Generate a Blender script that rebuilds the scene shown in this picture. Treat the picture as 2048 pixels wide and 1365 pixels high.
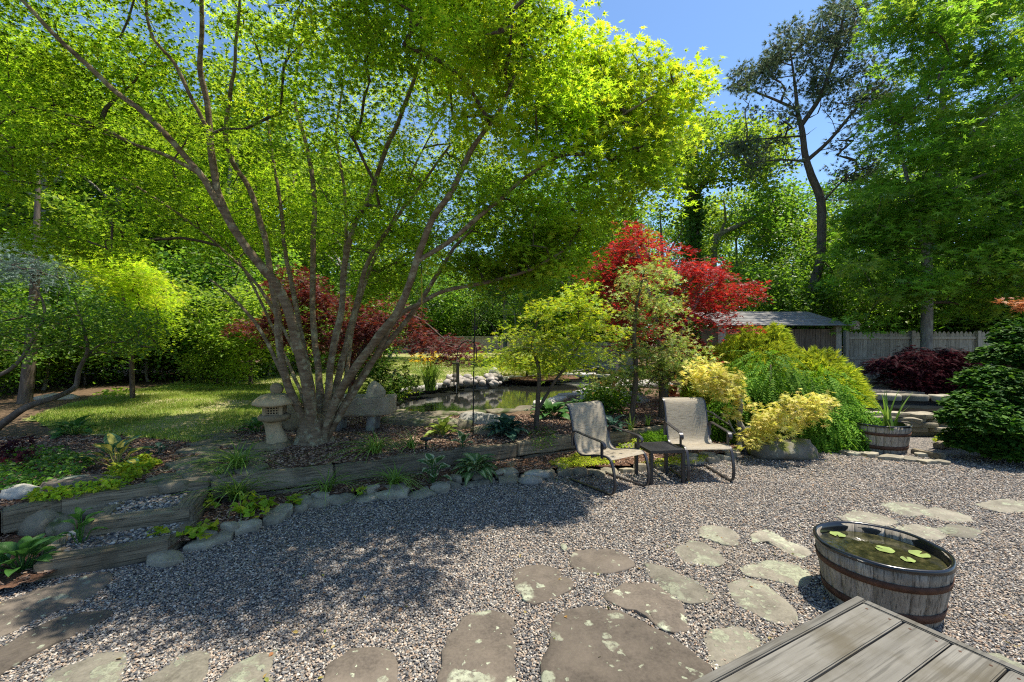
import bpy, bmesh, math, random
import numpy as np
from mathutils import Vector, Matrix, noise

for o in list(bpy.data.objects):
    bpy.data.objects.remove(o)
SC = bpy.context.scene
COL = SC.collection
R = math.radians
random.seed(7)

# ------------------------------------------------------------------ camera, light
F, CX, CY, H = 880.0, 1024.0, 682.5, 1.65
cam = bpy.data.cameras.new('camera'); camo = bpy.data.objects.new('camera', cam); COL.objects.link(camo)
camo.location = (0, 0, H); camo.rotation_euler = (R(90), 0, 0)
cam.sensor_width = 36.0; cam.lens = 36.0 * F / 2048.0; cam.clip_start = 0.05; cam.clip_end = 600
SC.camera = camo
SUN = Vector((0.33, 0.08, 1.0)).normalized()
w = bpy.data.worlds.new('World'); SC.world = w; w.use_nodes = True
nt = w.node_tree
sky = nt.nodes.new('ShaderNodeTexSky'); sky.sky_type = 'NISHITA'; sky.sun_disc = False
sky.sun_elevation = math.asin(SUN.z); sky.sun_rotation = math.atan2(SUN.x, SUN.y)
sky.air_density = 1.0; sky.dust_density = 0.6; sky.ozone_density = 2.5
bg = nt.nodes['Background']; bg.inputs['Strength'].default_value = 0.115
hsw = nt.nodes.new('ShaderNodeHueSaturation'); hsw.inputs['Saturation'].default_value = 1.14
nt.links.new(sky.outputs[0], hsw.inputs['Color']); nt.links.new(hsw.outputs[0], bg.inputs[0])
sl = bpy.data.lights.new('sun', 'SUN'); sl.energy = 4.4; sl.angle = R(0.55); sl.color = (1.0, 0.925, 0.79)
so = bpy.data.objects.new('sun', sl); COL.objects.link(so)
so.rotation_euler = SUN.to_track_quat('Z', 'Y').to_euler(); so.location = (10, 8, 20)
SC.view_settings.view_transform = 'Standard'; SC.view_settings.look = 'None'
SC.view_settings.exposure = 0.98; SC.view_settings.gamma = 1.0
SC.render.engine = 'CYCLES'
cy = SC.cycles
cy.max_bounces = 9; cy.diffuse_bounces = 5; cy.glossy_bounces = 3; cy.transmission_bounces = 7
cy.transparent_max_bounces = 4; cy.use_denoising = False; cy.filter_width = 1.15; cy.caustics_reflective = False; cy.caustics_refractive = False

# ------------------------------------------------------------------ helpers
def P(px, py, Y): return Vector(((px - CX) / F * Y, Y, H - (py - CY) / F * Y))
def G(px, py, z=0.0):
    Y = F * (H - z) / (py - CY)
    return Vector(((px - CX) / F * Y, Y, z))
def tag(o, label=None, cat=None, group=None, kind=None):
    if label: o['label'] = label
    if cat: o['category'] = cat
    if group: o['group'] = group
    if kind: o['kind'] = kind
    return o
def empty(name, loc, label=None, cat=None, group=None, rz=0, kind=None):
    o = bpy.data.objects.new(name, None); COL.objects.link(o); o.empty_display_size = 0.1
    o.location = loc; o.rotation_euler = (0, 0, rz)
    return tag(o, label, cat, group, kind)
def link(name, me, parent=None, loc=(0, 0, 0), rot=(0, 0, 0), scl=(1, 1, 1)):
    o = bpy.data.objects.new(name, me); COL.objects.link(o)
    o.location = loc; o.rotation_euler = rot; o.scale = scl
    if parent: o.parent = parent
    return o
def mesh_np(name, V, T, mat, smooth=False):
    V = np.asarray(V, np.float32); T = np.asarray(T, np.int32)
    k = T.shape[1]; me = bpy.data.meshes.new(name)
    me.vertices.add(len(V)); me.vertices.foreach_set('co', V.ravel())
    me.loops.add(T.size); me.loops.foreach_set('vertex_index', T.ravel())
    me.polygons.add(len(T)); me.polygons.foreach_set('loop_start', np.arange(0, T.size, k, dtype=np.int32))
    me.polygons.foreach_set('use_smooth', np.full(len(T), smooth))
    me.update(calc_edges=True); me.materials.append(mat)
    return me
def mesh_py(name, V, Fs, mat, smooth=False):
    me = bpy.data.meshes.new(name); me.from_pydata([tuple(v) for v in V], [], Fs)
    if smooth: me.polygons.foreach_set('use_smooth', [True] * len(me.polygons))
    me.update(); me.materials.append(mat); return me
class MB:
    def __init__(s): s.V = []; s.T = []
    def add(s, V, Fs):
        n = len(s.V); s.V += [tuple(v) for v in V]; s.T += [tuple(i + n for i in f) for f in Fs]
    def box(s, c, d, M=None):
        x, y, z = d[0] / 2, d[1] / 2, d[2] / 2
        V = [Vector((sx * x, sy * y, sz * z)) for sz in (-1, 1) for sx, sy in ((-1, -1), (1, -1), (1, 1), (-1, 1))]
        if M: V = [M @ v for v in V]
        V = [v + Vector(c) for v in V]
        s.add(V, [(3, 2, 1, 0), (4, 5, 6, 7), (0, 1, 5, 4), (1, 2, 6, 5), (2, 3, 7, 6), (3, 0, 4, 7)])
    def tube(s, pts, rad, k=8, cap=True):
        pts = [Vector(p) for p in pts]; n = len(pts)
        if not hasattr(rad, '__len__'): rad = [rad] * n
        V = []; Fs = []
        up = None
        for i in range(n):
            t = (pts[min(i + 1, n - 1)] - pts[max(i - 1, 0)]).normalized()
            if up is None:
                up = Vector((0, 0, 1)) if abs(t.z) < 0.9 else Vector((1, 0, 0))
            a = t.cross(up)
            if a.length < 1e-4: a = t.orthogonal()
            a.normalize(); b = a.cross(t).normalized(); up = b
            for j in range(k):
                q = 2 * math.pi * j / k
                V.append(pts[i] + (a * math.cos(q) + b * math.sin(q)) * rad[i])
        for i in range(n - 1):
            for j in range(k):
                Fs.append((i * k + j, i * k + (j + 1) % k, (i + 1) * k + (j + 1) % k, (i + 1) * k + j))
        if cap:
            Fs.append(tuple(range(k))[::-1]); Fs.append(tuple((n - 1) * k + j for j in range(k)))
        s.add(V, Fs)
    def ribbon(s, path, wdir, w, t):
        # rectangular bar swept along a path lying in the plane normal to wdir
        pts = [Vector(p) for p in path]; wd = Vector(wdir).normalized(); n = len(pts); V = []; Fs = []
        for i in range(n):
            tg = (pts[min(i + 1, n - 1)] - pts[max(i - 1, 0)]).normalized(); nn = tg.cross(wd).normalized()
            for a, b in ((-1, -1), (1, -1), (1, 1), (-1, 1)):
                V.append(pts[i] + wd * a * w / 2 + nn * b * t / 2)
        for i in range(n - 1):
            for j in range(4):
                Fs.append((i * 4 + j, i * 4 + (j + 1) % 4, (i + 1) * 4 + (j + 1) % 4, (i + 1) * 4 + j))
        Fs += [(3, 2, 1, 0), tuple((n - 1) * 4 + j for j in range(4))]
        s.add(V, Fs)
    def lathe(s, prof, k=24, off=(0, 0, 0), fn=None, close=False):
        V = []; Fs = []; n = len(prof)
        for r, z in prof:
            for j in range(k):
                q = 2 * math.pi * j / k; rr = r * (fn(q, z) if fn else 1)
                V.append((off[0] + rr * math.cos(q), off[1] + rr * math.sin(q), off[2] + z))
        for i in range(n if close else n - 1):
            i2 = (i + 1) % n
            for j in range(k):
                Fs.append((i * k + j, i * k + (j + 1) % k, i2 * k + (j + 1) % k, i2 * k + j))
        s.add(V, Fs)
    def build(s, name, mat, parent=None, smooth=False, loc=(0, 0, 0), rot=(0, 0, 0)):
        me = mesh_py(name, s.V, s.T, mat, smooth)
        return link(name, me, parent, loc, rot)
def smooth_path(pts, n=4):
    pts = [Vector(p) for p in pts]; out = []
    for i in range(len(pts) - 1):
        p0, p1, p2, p3 = pts[max(i - 1, 0)], pts[i], pts[i + 1], pts[min(i + 2, len(pts) - 1)]
        for k in range(n):
            t = k / n
            out.append(0.5 * ((2 * p1) + (p2 - p0) * t + (2 * p0 - 5 * p1 + 4 * p2 - p3) * t * t + (3 * p1 - p0 - 3 * p2 + p3) * t ** 3))
    out.append(pts[-1]); return out

# ------------------------------------------------------------------ materials
def newmat(name):
    m = bpy.data.materials.new(name); m.use_nodes = True; t = m.node_tree; t.nodes.clear()
    out = t.nodes.new('ShaderNodeOutputMaterial'); b = t.nodes.new('ShaderNodeBsdfPrincipled')
    t.links.new(b.outputs[0], out.inputs[0]); return m, t, b, out
def nd(t, typ, **kw):
    n = t.nodes.new(typ)
    for k, v in kw.items():
        if k.startswith('i_'): n.inputs[k[2:].replace('_', ' ')].default_value = v
        else: setattr(n, k, v)
    return n
def ramp(t, fac, stops):
    r = t.nodes.new('ShaderNodeValToRGB'); e = r.color_ramp.elements
    while len(e) < len(stops): e.new(0.5)
    for i, (p, c) in enumerate(stops):
        e[i].position = p; e[i].color = (c[0], c[1], c[2], 1) if len(c) > 2 else (c[0], c[0], c[0], 1)
    t.links.new(fac, r.inputs[0]); return r.outputs[0]
def bump(t, b, h, s=0.3, d=0.02):
    n = nd(t, 'ShaderNodeBump'); n.inputs['Strength'].default_value = s; n.inputs['Distance'].default_value = d
    t.links.new(h, n.inputs['Height']); t.links.new(n.outputs[0], b.inputs['Normal'])
def mixc(t, f, a, b):
    m = nd(t, 'ShaderNodeMix', data_type='RGBA')
    for s, v in ((0, f), (6, a), (7, b)):
        if hasattr(v, 'is_linked') or hasattr(v, 'links'): t.links.new(v, m.inputs[s])
        else: m.inputs[s].default_value = v if s == 0 else (*v, 1)
    return m.outputs[2]
def coords(t, scale=(1, 1, 1), rnd=False):
    tc = nd(t, 'ShaderNodeTexCoord'); mp = nd(t, 'ShaderNodeMapping'); mp.inputs['Scale'].default_value = scale
    t.links.new(tc.outputs['Object'], mp.inputs[0])
    if rnd:
        oi = nd(t, 'ShaderNodeObjectInfo'); vm = nd(t, 'ShaderNodeVectorMath', operation='SCALE')
        vm.inputs[0].default_value = (37.3, 91.7, 53.1); t.links.new(oi.outputs['Random'], vm.inputs['Scale'])
        t.links.new(vm.outputs[0], mp.inputs['Location'])
    return mp.outputs[0]
def noi(t, v, s, d=4, r=0.55):
    n = nd(t, 'ShaderNodeTexNoise'); n.inputs['Scale'].default_value = s; n.inputs['Detail'].default_value = d; n.inputs['Roughness'].default_value = r
    t.links.new(v, n.inputs['Vector']); return n.outputs['Fac']
def vor(t, v, s, out='Distance', feature='F1'):
    n = nd(t, 'ShaderNodeTexVoronoi', feature=feature); n.inputs['Scale'].default_value = s
    t.links.new(v, n.inputs['Vector']); return n.outputs[out]

def foliage(name, cols, trans, tf=0.4, rough=0.5, spec=0.25):
    m, t, b, out = newmat(name)
    g = nd(t, 'ShaderNodeNewGeometry')
    n = len(cols); c = ramp(t, g.outputs['Random Per Island'], [(i / max(1, n - 1), cc) for i, cc in enumerate(cols)])
    v = coords(t); nz = noi(t, v, 1.1, 2)
    hs = nd(t, 'ShaderNodeHueSaturation'); t.links.new(c, hs.inputs['Color'])
    val = ramp(t, nz, [(0.3, (0.62,)), (0.7, (1.38,))]); t.links.new(val, hs.inputs['Value'])
    t.links.new(hs.outputs[0], b.inputs['Base Color']); b.inputs['Roughness'].default_value = rough
    b.inputs['Specular IOR Level'].default_value = spec
    tr = nd(t, 'ShaderNodeBsdfTranslucent')
    mx = nd(t, 'ShaderNodeMix', data_type='RGBA', blend_type='MULTIPLY'); mx.inputs[0].default_value = 1
    mx.inputs[7].default_value = (*trans, 1); t.links.new(hs.outputs[0], mx.inputs[6]); t.links.new(mx.outputs[2], tr.inputs[0])
    ms = nd(t, 'ShaderNodeMixShader'); ms.inputs[0].default_value = tf
    t.links.new(b.outputs[0], ms.inputs[1]); t.links.new(tr.outputs[0], ms.inputs[2]); t.links.new(ms.outputs[0], out.inputs[0])
    return m
def plain(name, col, rough=0.5, metal=0.0, spec=0.5, var=0.15, scale=12, bs=0.0):
    m, t, b, o = newmat(name); v = coords(t, rnd=True); n = noi(t, v, scale)
    d = tuple(c * (1 - var) for c in col); l = tuple(min(1, c * (1 + var)) for c in col)
    t.links.new(ramp(t, n, [(0.3, d), (0.7, l)]), b.inputs['Base Color'])
    b.inputs['Roughness'].default_value = rough; b.inputs['Metallic'].default_value = metal; b.inputs['Specular IOR Level'].default_value = spec
    if bs: bump(t, b, n, bs, 0.01)
    return m
def stone_mat(name, dark, light, lichen, thr, mossy=None):
    m, t, b, o = newmat(name); v = coords(t, rnd=True)
    base = ramp(t, noi(t, v, 5, 8, 0.65), [(0.3, dark), (0.7, light)])
    fine = noi(t, v, 60, 3)
    base = mixc(t, ramp(t, fine, [(0.35, (0,)), (0.75, (0.35,))]), base, tuple(c * 1.6 for c in light))
    dn = nd(t, 'ShaderNodeTexNoise'); dn.inputs['Scale'].default_value = 13; dn.inputs['Detail'].default_value = 5; t.links.new(v, dn.inputs['Vector'])
    dsc = nd(t, 'ShaderNodeVectorMath', operation='MULTIPLY_ADD'); dsc.inputs[1].default_value = (.10, .10, .10); t.links.new(dn.outputs['Color'], dsc.inputs[0]); t.links.new(v, dsc.inputs[2])
    masks = []
    for sc_, gate, amp in ((4.2, thr, 1.5), (11.0, thr + .04, 1.3), (26.0, thr + .08, 1.2)):
        vv = nd(t, 'ShaderNodeTexVoronoi'); vv.inputs['Scale'].default_value = sc_; t.links.new(dsc.outputs[0], vv.inputs['Vector'])
        sp_ = nd(t, 'ShaderNodeSeparateXYZ'); t.links.new(vv.outputs['Color'], sp_.inputs[0])
        rr = nd(t, 'ShaderNodeMath', operation='MULTIPLY_ADD'); rr.inputs[1].default_value = amp; rr.inputs[2].default_value = -amp * gate; t.links.new(sp_.outputs[0], rr.inputs[0])
        ls = nd(t, 'ShaderNodeMath', operation='SUBTRACT'); t.links.new(rr.outputs[0], ls.inputs[0]); t.links.new(vv.outputs['Distance'], ls.inputs[1])
        masks.append(ramp(t, ls.outputs[0], [(0.0, (0,)), (0.09, (1,))]))
    f = masks[0]
    for m2 in masks[1:]:
        mxm = nd(t, 'ShaderNodeMath', operation='MAXIMUM'); t.links.new(f, mxm.inputs[0]); t.links.new(m2, mxm.inputs[1]); f = mxm.outputs[0]
    brk = ramp(t, noi(t, v, 34, 4, 0.7), [(0.38, (0.25,)), (0.52, (1,))])
    lm = nd(t, 'ShaderNodeMath', operation='MULTIPLY'); t.links.new(mxm.outputs[0], lm.inputs[0]); t.links.new(brk, lm.inputs[1])
    lc = ramp(t, noi(t, v, 22, 4), [(0.35, tuple(c * 0.72 for c in lichen)), (0.65, lichen)])
    c = mixc(t, lm.outputs[0], base, lc)
    c = mixc(t, ramp(t, noi(t, v, 2.4, 7, .65), [(0.48, (0,)), (0.66, (0.55,))]), c, tuple(x * 1.45 for x in light))
    oi2 = nd(t, 'ShaderNodeObjectInfo'); hs2 = nd(t, 'ShaderNodeHueSaturation'); t.links.new(c, hs2.inputs['Color']); t.links.new(ramp(t, oi2.outputs['Random'], [(0, (0.72,)), (1, (1.25,))]), hs2.inputs['Value']); c = hs2.outputs[0]
    if mossy: c = mixc(t, ramp(t, noi(t, v, 4.3, 5), [(0.52, (0,)), (0.62, (1,))]), c, mossy)
    t.links.new(c, b.inputs['Base Color']); b.inputs['Roughness'].default_value = 0.85; b.inputs['Specular IOR Level'].default_value = 0.25
    ad = nd(t, 'ShaderNodeMath', operation='ADD'); t.links.new(noi(t, v, 18, 8, 0.7), ad.inputs[0]); t.links.new(lm.outputs[0], ad.inputs[1])
    bump(t, b, ad.outputs[0], 0.55, 0.012); return m
def wood_mat(name, dark, light, axis=0, sc=1.0, stain=None, wear=0.5, crack=0.75):
    m, t, b, o = newmat(name)
    s = [22 * sc] * 3; s[axis] = 1.3 * sc
    v = coords(t, tuple(s), rnd=True); n = noi(t, v, 1.0, 7, 0.68)
    s2 = [90 * sc] * 3; s2[axis] = 3 * sc
    n2 = noi(t, coords(t, tuple(s2), rnd=True), 1.0, 3, 0.6)
    c = ramp(t, n, [(0.28, dark), (0.5, tuple((a + b_) / 2 for a, b_ in zip(dark, light))), (0.72, light)])
    c = mixc(t, ramp(t, n2, [(0.36, (crack,)), (0.48, (0,))]), c, tuple(x * 0.3 for x in dark))
    pt = noi(t, coords(t, rnd=True), 4 * sc, 5)
    st = stain or tuple(x * 0.45 for x in dark)
    c = mixc(t, ramp(t, pt, [(0.5, (0,)), (0.72, (wear,))]), c, st)
    oi = nd(t, 'ShaderNodeObjectInfo'); hs = nd(t, 'ShaderNodeHueSaturation'); t.links.new(c, hs.inputs['Color'])
    t.links.new(ramp(t, oi.outputs['Random'], [(0, (0.8,)), (1, (1.2,))]), hs.inputs['Value'])
    t.links.new(hs.outputs[0], b.inputs['Base Color']); b.inputs['Roughness'].default_value = 0.8; b.inputs['Specular IOR Level'].default_value = 0.2
    bump(t, b, n2, 0.5, 0.006); return m
def bark_mat(name, dark, light, sc=1.0, lichen=None, horiz=False):
    m, t, b, o = newmat(name)
    v = coords(t, (6 * sc, 6 * sc, 26 * sc) if horiz else (22 * sc, 22 * sc, 5 * sc))
    n = noi(t, v, 1.0, 6, 0.65); c = ramp(t, n, [(0.3, dark), (0.7, light)])
    v2 = coords(t)
    if lichen: c = mixc(t, ramp(t, noi(t, v2, 9 * sc, 6, 0.7), [(0.52, (0,)), (0.6, (0.8,))]), c, lichen)
    t.links.new(c, b.inputs['Base Color']); b.inputs['Roughness'].default_value = 0.9; b.inputs['Specular IOR Level'].default_value = 0.15
    bump(t, b, n, 0.7, 0.02); return m

M = {}
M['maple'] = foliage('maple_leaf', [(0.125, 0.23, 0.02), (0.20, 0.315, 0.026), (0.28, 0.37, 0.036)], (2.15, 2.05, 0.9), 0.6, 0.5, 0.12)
M['maple_tip_sunlit'] = foliage('maple_leaf_yellow_sunlit', [(0.24, 0.37, 0.022), (0.33, 0.44, 0.03), (0.44, 0.45, 0.04)], (1.8, 1.8, 0.9), 0.55, 0.5, 0.15)  # yellow tip leaf, also the sunlit copy of the maple leaf
M['red'] = foliage('red_leaf', [(0.12, 0.010, 0.012), (0.28, 0.018, 0.018), (0.42, 0.05, 0.038)], (1.7, 1.2, 1.0), 0.4)
M['dkred'] = foliage('dark_red_leaf', [(0.055, 0.012, 0.012), (0.11, 0.018, 0.017), (0.16, 0.045, 0.022)], (1.6, 1.3, 1.0), 0.33)
M['purple'] = foliage('purple_leaf', [(0.026, 0.006, 0.010), (0.045, 0.009, 0.014), (0.085, 0.018, 0.026)], (1.4, 1.0, 1.0), 0.2, 0.6, 0.1)
M['yellow'] = foliage('yellow_leaf', [(0.48, 0.48, 0.07), (0.64, 0.60, 0.13), (0.70, 0.57, 0.19)], (1.15, 1.15, 0.8), 0.35)
M['pale'] = foliage('pale_leaf', [(0.12, 0.22, 0.03), (0.26, 0.37, 0.07), (0.50, 0.53, 0.17), (0.10, 0.19, 0.02), (0.36, 0.44, 0.11), (0.40, 0.18, 0.07)], (1.4, 1.4, 0.9), 0.4)
M['bigmaple'] = foliage('big_maple_leaf', [(0.075, 0.16, 0.022), (0.125, 0.24, 0.03), (0.21, 0.335, 0.05)], (2.0, 2.0, 0.9), 0.55, 0.4, 0.3)
M['lime'] = foliage('lime_leaf', [(0.19, 0.33, 0.018), (0.28, 0.40, 0.025), (0.40, 0.42, 0.035)], (1.7, 1.5, 0.9), 0.45)
M['broad'] = foliage('broad_leaf', [(0.07, 0.15, 0.022), (0.12, 0.23, 0.03), (0.19, 0.30, 0.045)], (1.9, 1.9, 0.9), 0.52, 0.42, 0.35)
M['broad_b'] = foliage('broad_leaf_light', [(0.11, 0.20, 0.026), (0.18, 0.285, 0.036), (0.25, 0.33, 0.045)], (1.9, 1.8, 0.9), 0.52)
M['broad_c'] = foliage('broad_leaf_deep', [(0.045, 0.12, 0.016), (0.075, 0.175, 0.022), (0.12, 0.235, 0.032)], (1.9, 1.8, 0.9), 0.4, 0.4, 0.4)
M['shrubm'] = foliage('shrub_leaf', [(0.05, 0.13, 0.014), (0.09, 0.19, 0.018), (0.17, 0.24, 0.03)], (1.6, 1.6, 0.9), 0.4)
M['spruce'] = foliage('blue_needles', [(0.08, 0.14, 0.12), (0.14, 0.21, 0.18), (0.20, 0.27, 0.23)], (1.0, 1.1, 1.0), 0.15)
M['pine'] = foliage('pine_needles', [(0.07, 0.105, 0.06), (0.11, 0.15, 0.085), (0.17, 0.19, 0.10)], (1.4, 1.5, 1.1), 0.35)
M['hem'] = foliage('hemlock_needles', [(0.045, 0.125, 0.01), (0.09, 0.205, 0.016), (0.20, 0.33, 0.035)], (1.5, 1.6, 0.8), 0.35, 0.6, 0.08)
M['gold'] = foliage('gold_needles', [(0.19, 0.29, 0.02), (0.35, 0.44, 0.032), (0.50, 0.52, 0.05)], (1.4, 1.3, 0.8), 0.35, 0.6, 0.1)
M['hinoki'] = foliage('cypress_fans', [(0.016, 0.055, 0.008), (0.035, 0.10, 0.012), (0.10, 0.20, 0.02)], (1.4, 1.5, 0.8), 0.25, 0.6, 0.12)
M['grass'] = foliage('grass_blade', [(0.13, 0.23, 0.025), (0.21, 0.29, 0.04), (0.33, 0.34, 0.10)], (1.4, 1.4, 0.9), 0.35)
M['blade'] = foliage('long_blade', [(0.12, 0.22, 0.03), (0.20, 0.31, 0.05), (0.30, 0.40, 0.10)], (1.4, 1.5, 0.9), 0.3)
M['flower'] = foliage('yellow_petal', [(0.65, 0.45, 0.02), (0.8, 0.55, 0.03)], (1.1, 1.0, 0.6), 0.3)
M['bark'] = bark_mat('maple_bark', (0.08, 0.052, 0.03), (0.235, 0.175, 0.11), 1.0, (0.30, 0.27, 0.17), True)
M['twig'] = bark_mat('twig_bark', (0.05, 0.038, 0.03), (0.13, 0.10, 0.075), 1.5)
M['greybark'] = bark_mat('grey_bark', (0.12, 0.11, 0.10), (0.30, 0.28, 0.25), 0.7, (0.3, 0.32, 0.26))
M['pinebark'] = bark_mat('pine_bark', (0.07, 0.054, 0.042), (0.19, 0.15, 0.118), 0.8)
M['stone'] = stone_mat('flagstone', (0.052, 0.043, 0.035), (0.125, 0.104, 0.082), (0.36, 0.38, 0.275), 0.585)
M['stone_l'] = stone_mat('lichen_flagstone', (0.085, 0.077, 0.058), (0.205, 0.187, 0.147), (0.29, 0.305, 0.215), 0.44)
M['slate'] = stone_mat('edging_slate', (0.10, 0.09, 0.066), (0.28, 0.25, 0.185), (0.40, 0.39, 0.28), 0.66)
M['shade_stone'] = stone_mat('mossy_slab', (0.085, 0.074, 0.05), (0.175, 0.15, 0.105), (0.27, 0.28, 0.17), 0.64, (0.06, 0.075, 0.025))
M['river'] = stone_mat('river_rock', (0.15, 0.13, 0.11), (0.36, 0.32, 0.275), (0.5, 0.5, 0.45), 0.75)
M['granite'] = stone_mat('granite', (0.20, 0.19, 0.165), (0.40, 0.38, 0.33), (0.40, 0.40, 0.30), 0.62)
M['mossrock'] = stone_mat('moss_rock', (0.09, 0.08, 0.06), (0.22, 0.20, 0.155), (0.40, 0.40, 0.30), 0.62, (0.11, 0.12, 0.025))
M['concrete'] = stone_mat('cast_stone', (0.13, 0.095, 0.05), (0.29, 0.222, 0.13), (0.26, 0.25, 0.13), 0.62)
M['trough'] = stone_mat('old_trough_stone', (0.13, 0.105, 0.07), (0.30, 0.25, 0.18), (0.32, 0.31, 0.20), 0.64)
M['deck'] = wood_mat('deck_wood', (0.108, 0.102, 0.087), (0.188, 0.178, 0.155), 0, 0.8, (0.075, 0.064, 0.042), 0.8, 0.5)
M['timber'] = wood_mat('timber', (0.11, 0.088, 0.055), (0.30, 0.25, 0.17), 0, 0.9, None, 0.5)
M['stave'] = wood_mat('barrel_stave', (0.20, 0.17, 0.13), (0.38, 0.34, 0.275), 2, 1.3, (0.08, 0.065, 0.05), 0.6)
M['fence'] = wood_mat('fence_board', (0.27, 0.245, 0.20), (0.46, 0.425, 0.36), 2, 0.9, (0.19, 0.17, 0.13), 0.5)
M['shed'] = wood_mat('shed_board', (0.10, 0.075, 0.05), (0.20, 0.155, 0.11), 2, 0.9)
M['rust'] = plain('rusted_hoop', (0.085, 0.042, 0.026), 0.8, 0.2, 0.3, 0.4, 20, 0.3)
M['liner'] = plain('black_liner', (0.008, 0.009, 0.011), 0.22, 0, 0.6, 0.2, 8)
M['frame'] = plain('dark_metal', (0.035, 0.032, 0.034), 0.35, 0.3, 0.6, 0.15, 30)
M['table'] = plain('black_slat', (0.018, 0.018, 0.020), 0.42, 0, 0.5, 0.2, 25)
M['blackiron'] = plain('black_iron', (0.015, 0.015, 0.016), 0.5, 0.4, 0.4)
M['bronze'] = plain('chime_wood', (0.06, 0.045, 0.02), 0.5, 0.2, 0.4)
M['chain'] = plain('yellow_chain', (0.42, 0.28, 0.03), 0.45)
M['terra'] = plain('terracotta', (0.36, 0.13, 0.06), 0.8, 0, 0.3, 0.2)
M['birdbox'] = plain('birdhouse_wood', (0.42, 0.33, 0.25), 0.8, 0, 0.2, 0.15)
M['hole'] = plain('hole_shade', (0.01, 0.009, 0.008), 0.9)  # near black standing in for the shade inside openings
M['rope'] = plain('rope', (0.45, 0.42, 0.35), 0.9)
M['orange'] = plain('orange_plastic', (0.55, 0.16, 0.07), 0.6)
M['pad'] = plain('lily_pad', (0.21, 0.27, 0.075), 0.4, 0, 0.4, 0.25, 14)

def hosta_mat(name, centre, edge, cut=0.6):
    m, t, b, out = newmat(name)
    uv = nd(t, 'ShaderNodeUVMap'); sx = nd(t, 'ShaderNodeSeparateXYZ'); t.links.new(uv.outputs[0], sx.inputs[0])
    v = coords(t, rnd=True); nn = noi(t, v, 25, 3)
    a = nd(t, 'ShaderNodeMath', operation='MULTIPLY_ADD'); a.inputs[1].default_value = 0.35; t.links.new(nn, a.inputs[0]); t.links.new(sx.outputs[0], a.inputs[2])
    c = mixc(t, ramp(t, a.outputs[0], [(cut + 0.12, (0,)), (cut + 0.22, (1,))]), centre, edge)
    w_ = nd(t, 'ShaderNodeTexWave'); w_.inputs['Scale'].default_value = 3.5; t.links.new(uv.outputs[0], w_.inputs['Vector'])
    t.links.new(c, b.inputs['Base Color']); b.inputs['Roughness'].default_value = 0.42; b.inputs['Specular IOR Level'].default_value = 0.4
    bump(t, b, w_.outputs['Fac'], 0.35, 0.006)
    tr = nd(t, 'ShaderNodeBsdfTranslucent'); t.links.new(c, tr.inputs[0]); ms = nd(t, 'ShaderNodeMixShader'); ms.inputs[0].default_value = 0.3
    t.links.new(b.outputs[0], ms.inputs[1]); t.links.new(tr.outputs[0], ms.inputs[2]); t.links.new(ms.outputs[0], out.inputs[0]); return m

# gravel / mulch / lawn / litter
def gravel_sheet():
    m, t, b, o = newmat('gravel_ground'); v = coords(t)
    c1 = vor(t, v, 62, 'Color'); sep = nd(t, 'ShaderNodeSeparateXYZ'); t.links.new(c1, sep.inputs[0])
    c = ramp(t, sep.outputs[0], [(0.0, (0.04, 0.04, 0.042)), (0.35, (0.10, 0.10, 0.10)), (0.6, (0.23, 0.185, 0.145)), (0.85, (0.29, 0.255, 0.215)), (1.0, (0.38, 0.34, 0.295))])
    d = vor(t, v, 62); c = mixc(t, ramp(t, d, [(0.35, (0,)), (0.75, (0.8,))]), c, (0.05, 0.045, 0.04))
    dirt = ramp(t, noi(t, v, 0.9, 5), [(0.52, (0,)), (0.66, (0.45,))]); c = mixc(t, dirt, c, (0.29, 0.235, 0.17))
    t.links.new(c, b.inputs['Base Color']); b.inputs['Roughness'].default_value = 0.9
    iv = nd(t, 'ShaderNodeMath', operation='SUBTRACT'); iv.inputs[0].default_value = 1; t.links.new(d, iv.inputs[1]); bump(t, b, iv.outputs[0], 0.8, 0.01); return m
def inst_mat(name, rough=0.8):
    m, t, b, o = newmat(name); a = nd(t, 'ShaderNodeAttribute', attribute_type='INSTANCER', attribute_name='tint')
    v = coords(t); n = noi(t, v, 3, 3)
    hs = nd(t, 'ShaderNodeHueSaturation'); t.links.new(a.outputs['Color'], hs.inputs['Color']); t.links.new(ramp(t, n, [(0.3, (0.8,)), (0.7, (1.2,))]), hs.inputs['Value'])
    t.links.new(hs.outputs[0], b.inputs['Base Color']); b.inputs['Roughness'].default_value = rough; b.inputs['Specular IOR Level'].default_value = 0.3; return m
def soil_mat(name, cols, sc=30, extra=None):
    m, t, b, o = newmat(name); v = coords(t)
    n = noi(t, v, sc, 6, 0.7); c = ramp(t, n, [(0.3, cols[0]), (0.5, cols[1]), (0.7, cols[2])])
    vv = vor(t, coords(t, (1, 2.2, 1)), sc * 1.6); c = mixc(t, ramp(t, vv, [(0.25, (0.5,)), (0.5, (0,))]), c, cols[2])
    if extra: c = mixc(t, ramp(t, noi(t, v, 0.7, 5, 0.6), [(0.46, (0,)), (0.6, (0.85,))]), c, extra)
    t.links.new(c, b.inputs['Base Color']); b.inputs['Roughness'].default_value = 0.95; b.inputs['Specular IOR Level'].default_value = 0.1
    bump(t, b, n, 0.9, 0.02); return m
M['gravel'] = gravel_sheet(); M['pebble'] = inst_mat('pebble', 0.75); M['chip'] = inst_mat('bark_chip', 0.9)
M['mulch'] = soil_mat('mulch_soil', [(0.04, 0.022, 0.014), (0.10, 0.054, 0.034), (0.20, 0.115, 0.075)], 30)
M['lawn'] = soil_mat('lawn_soil', [(0.10, 0.15, 0.03), (0.18, 0.215, 0.05), (0.29, 0.27, 0.11)], 14, (0.36, 0.30, 0.18))
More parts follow.
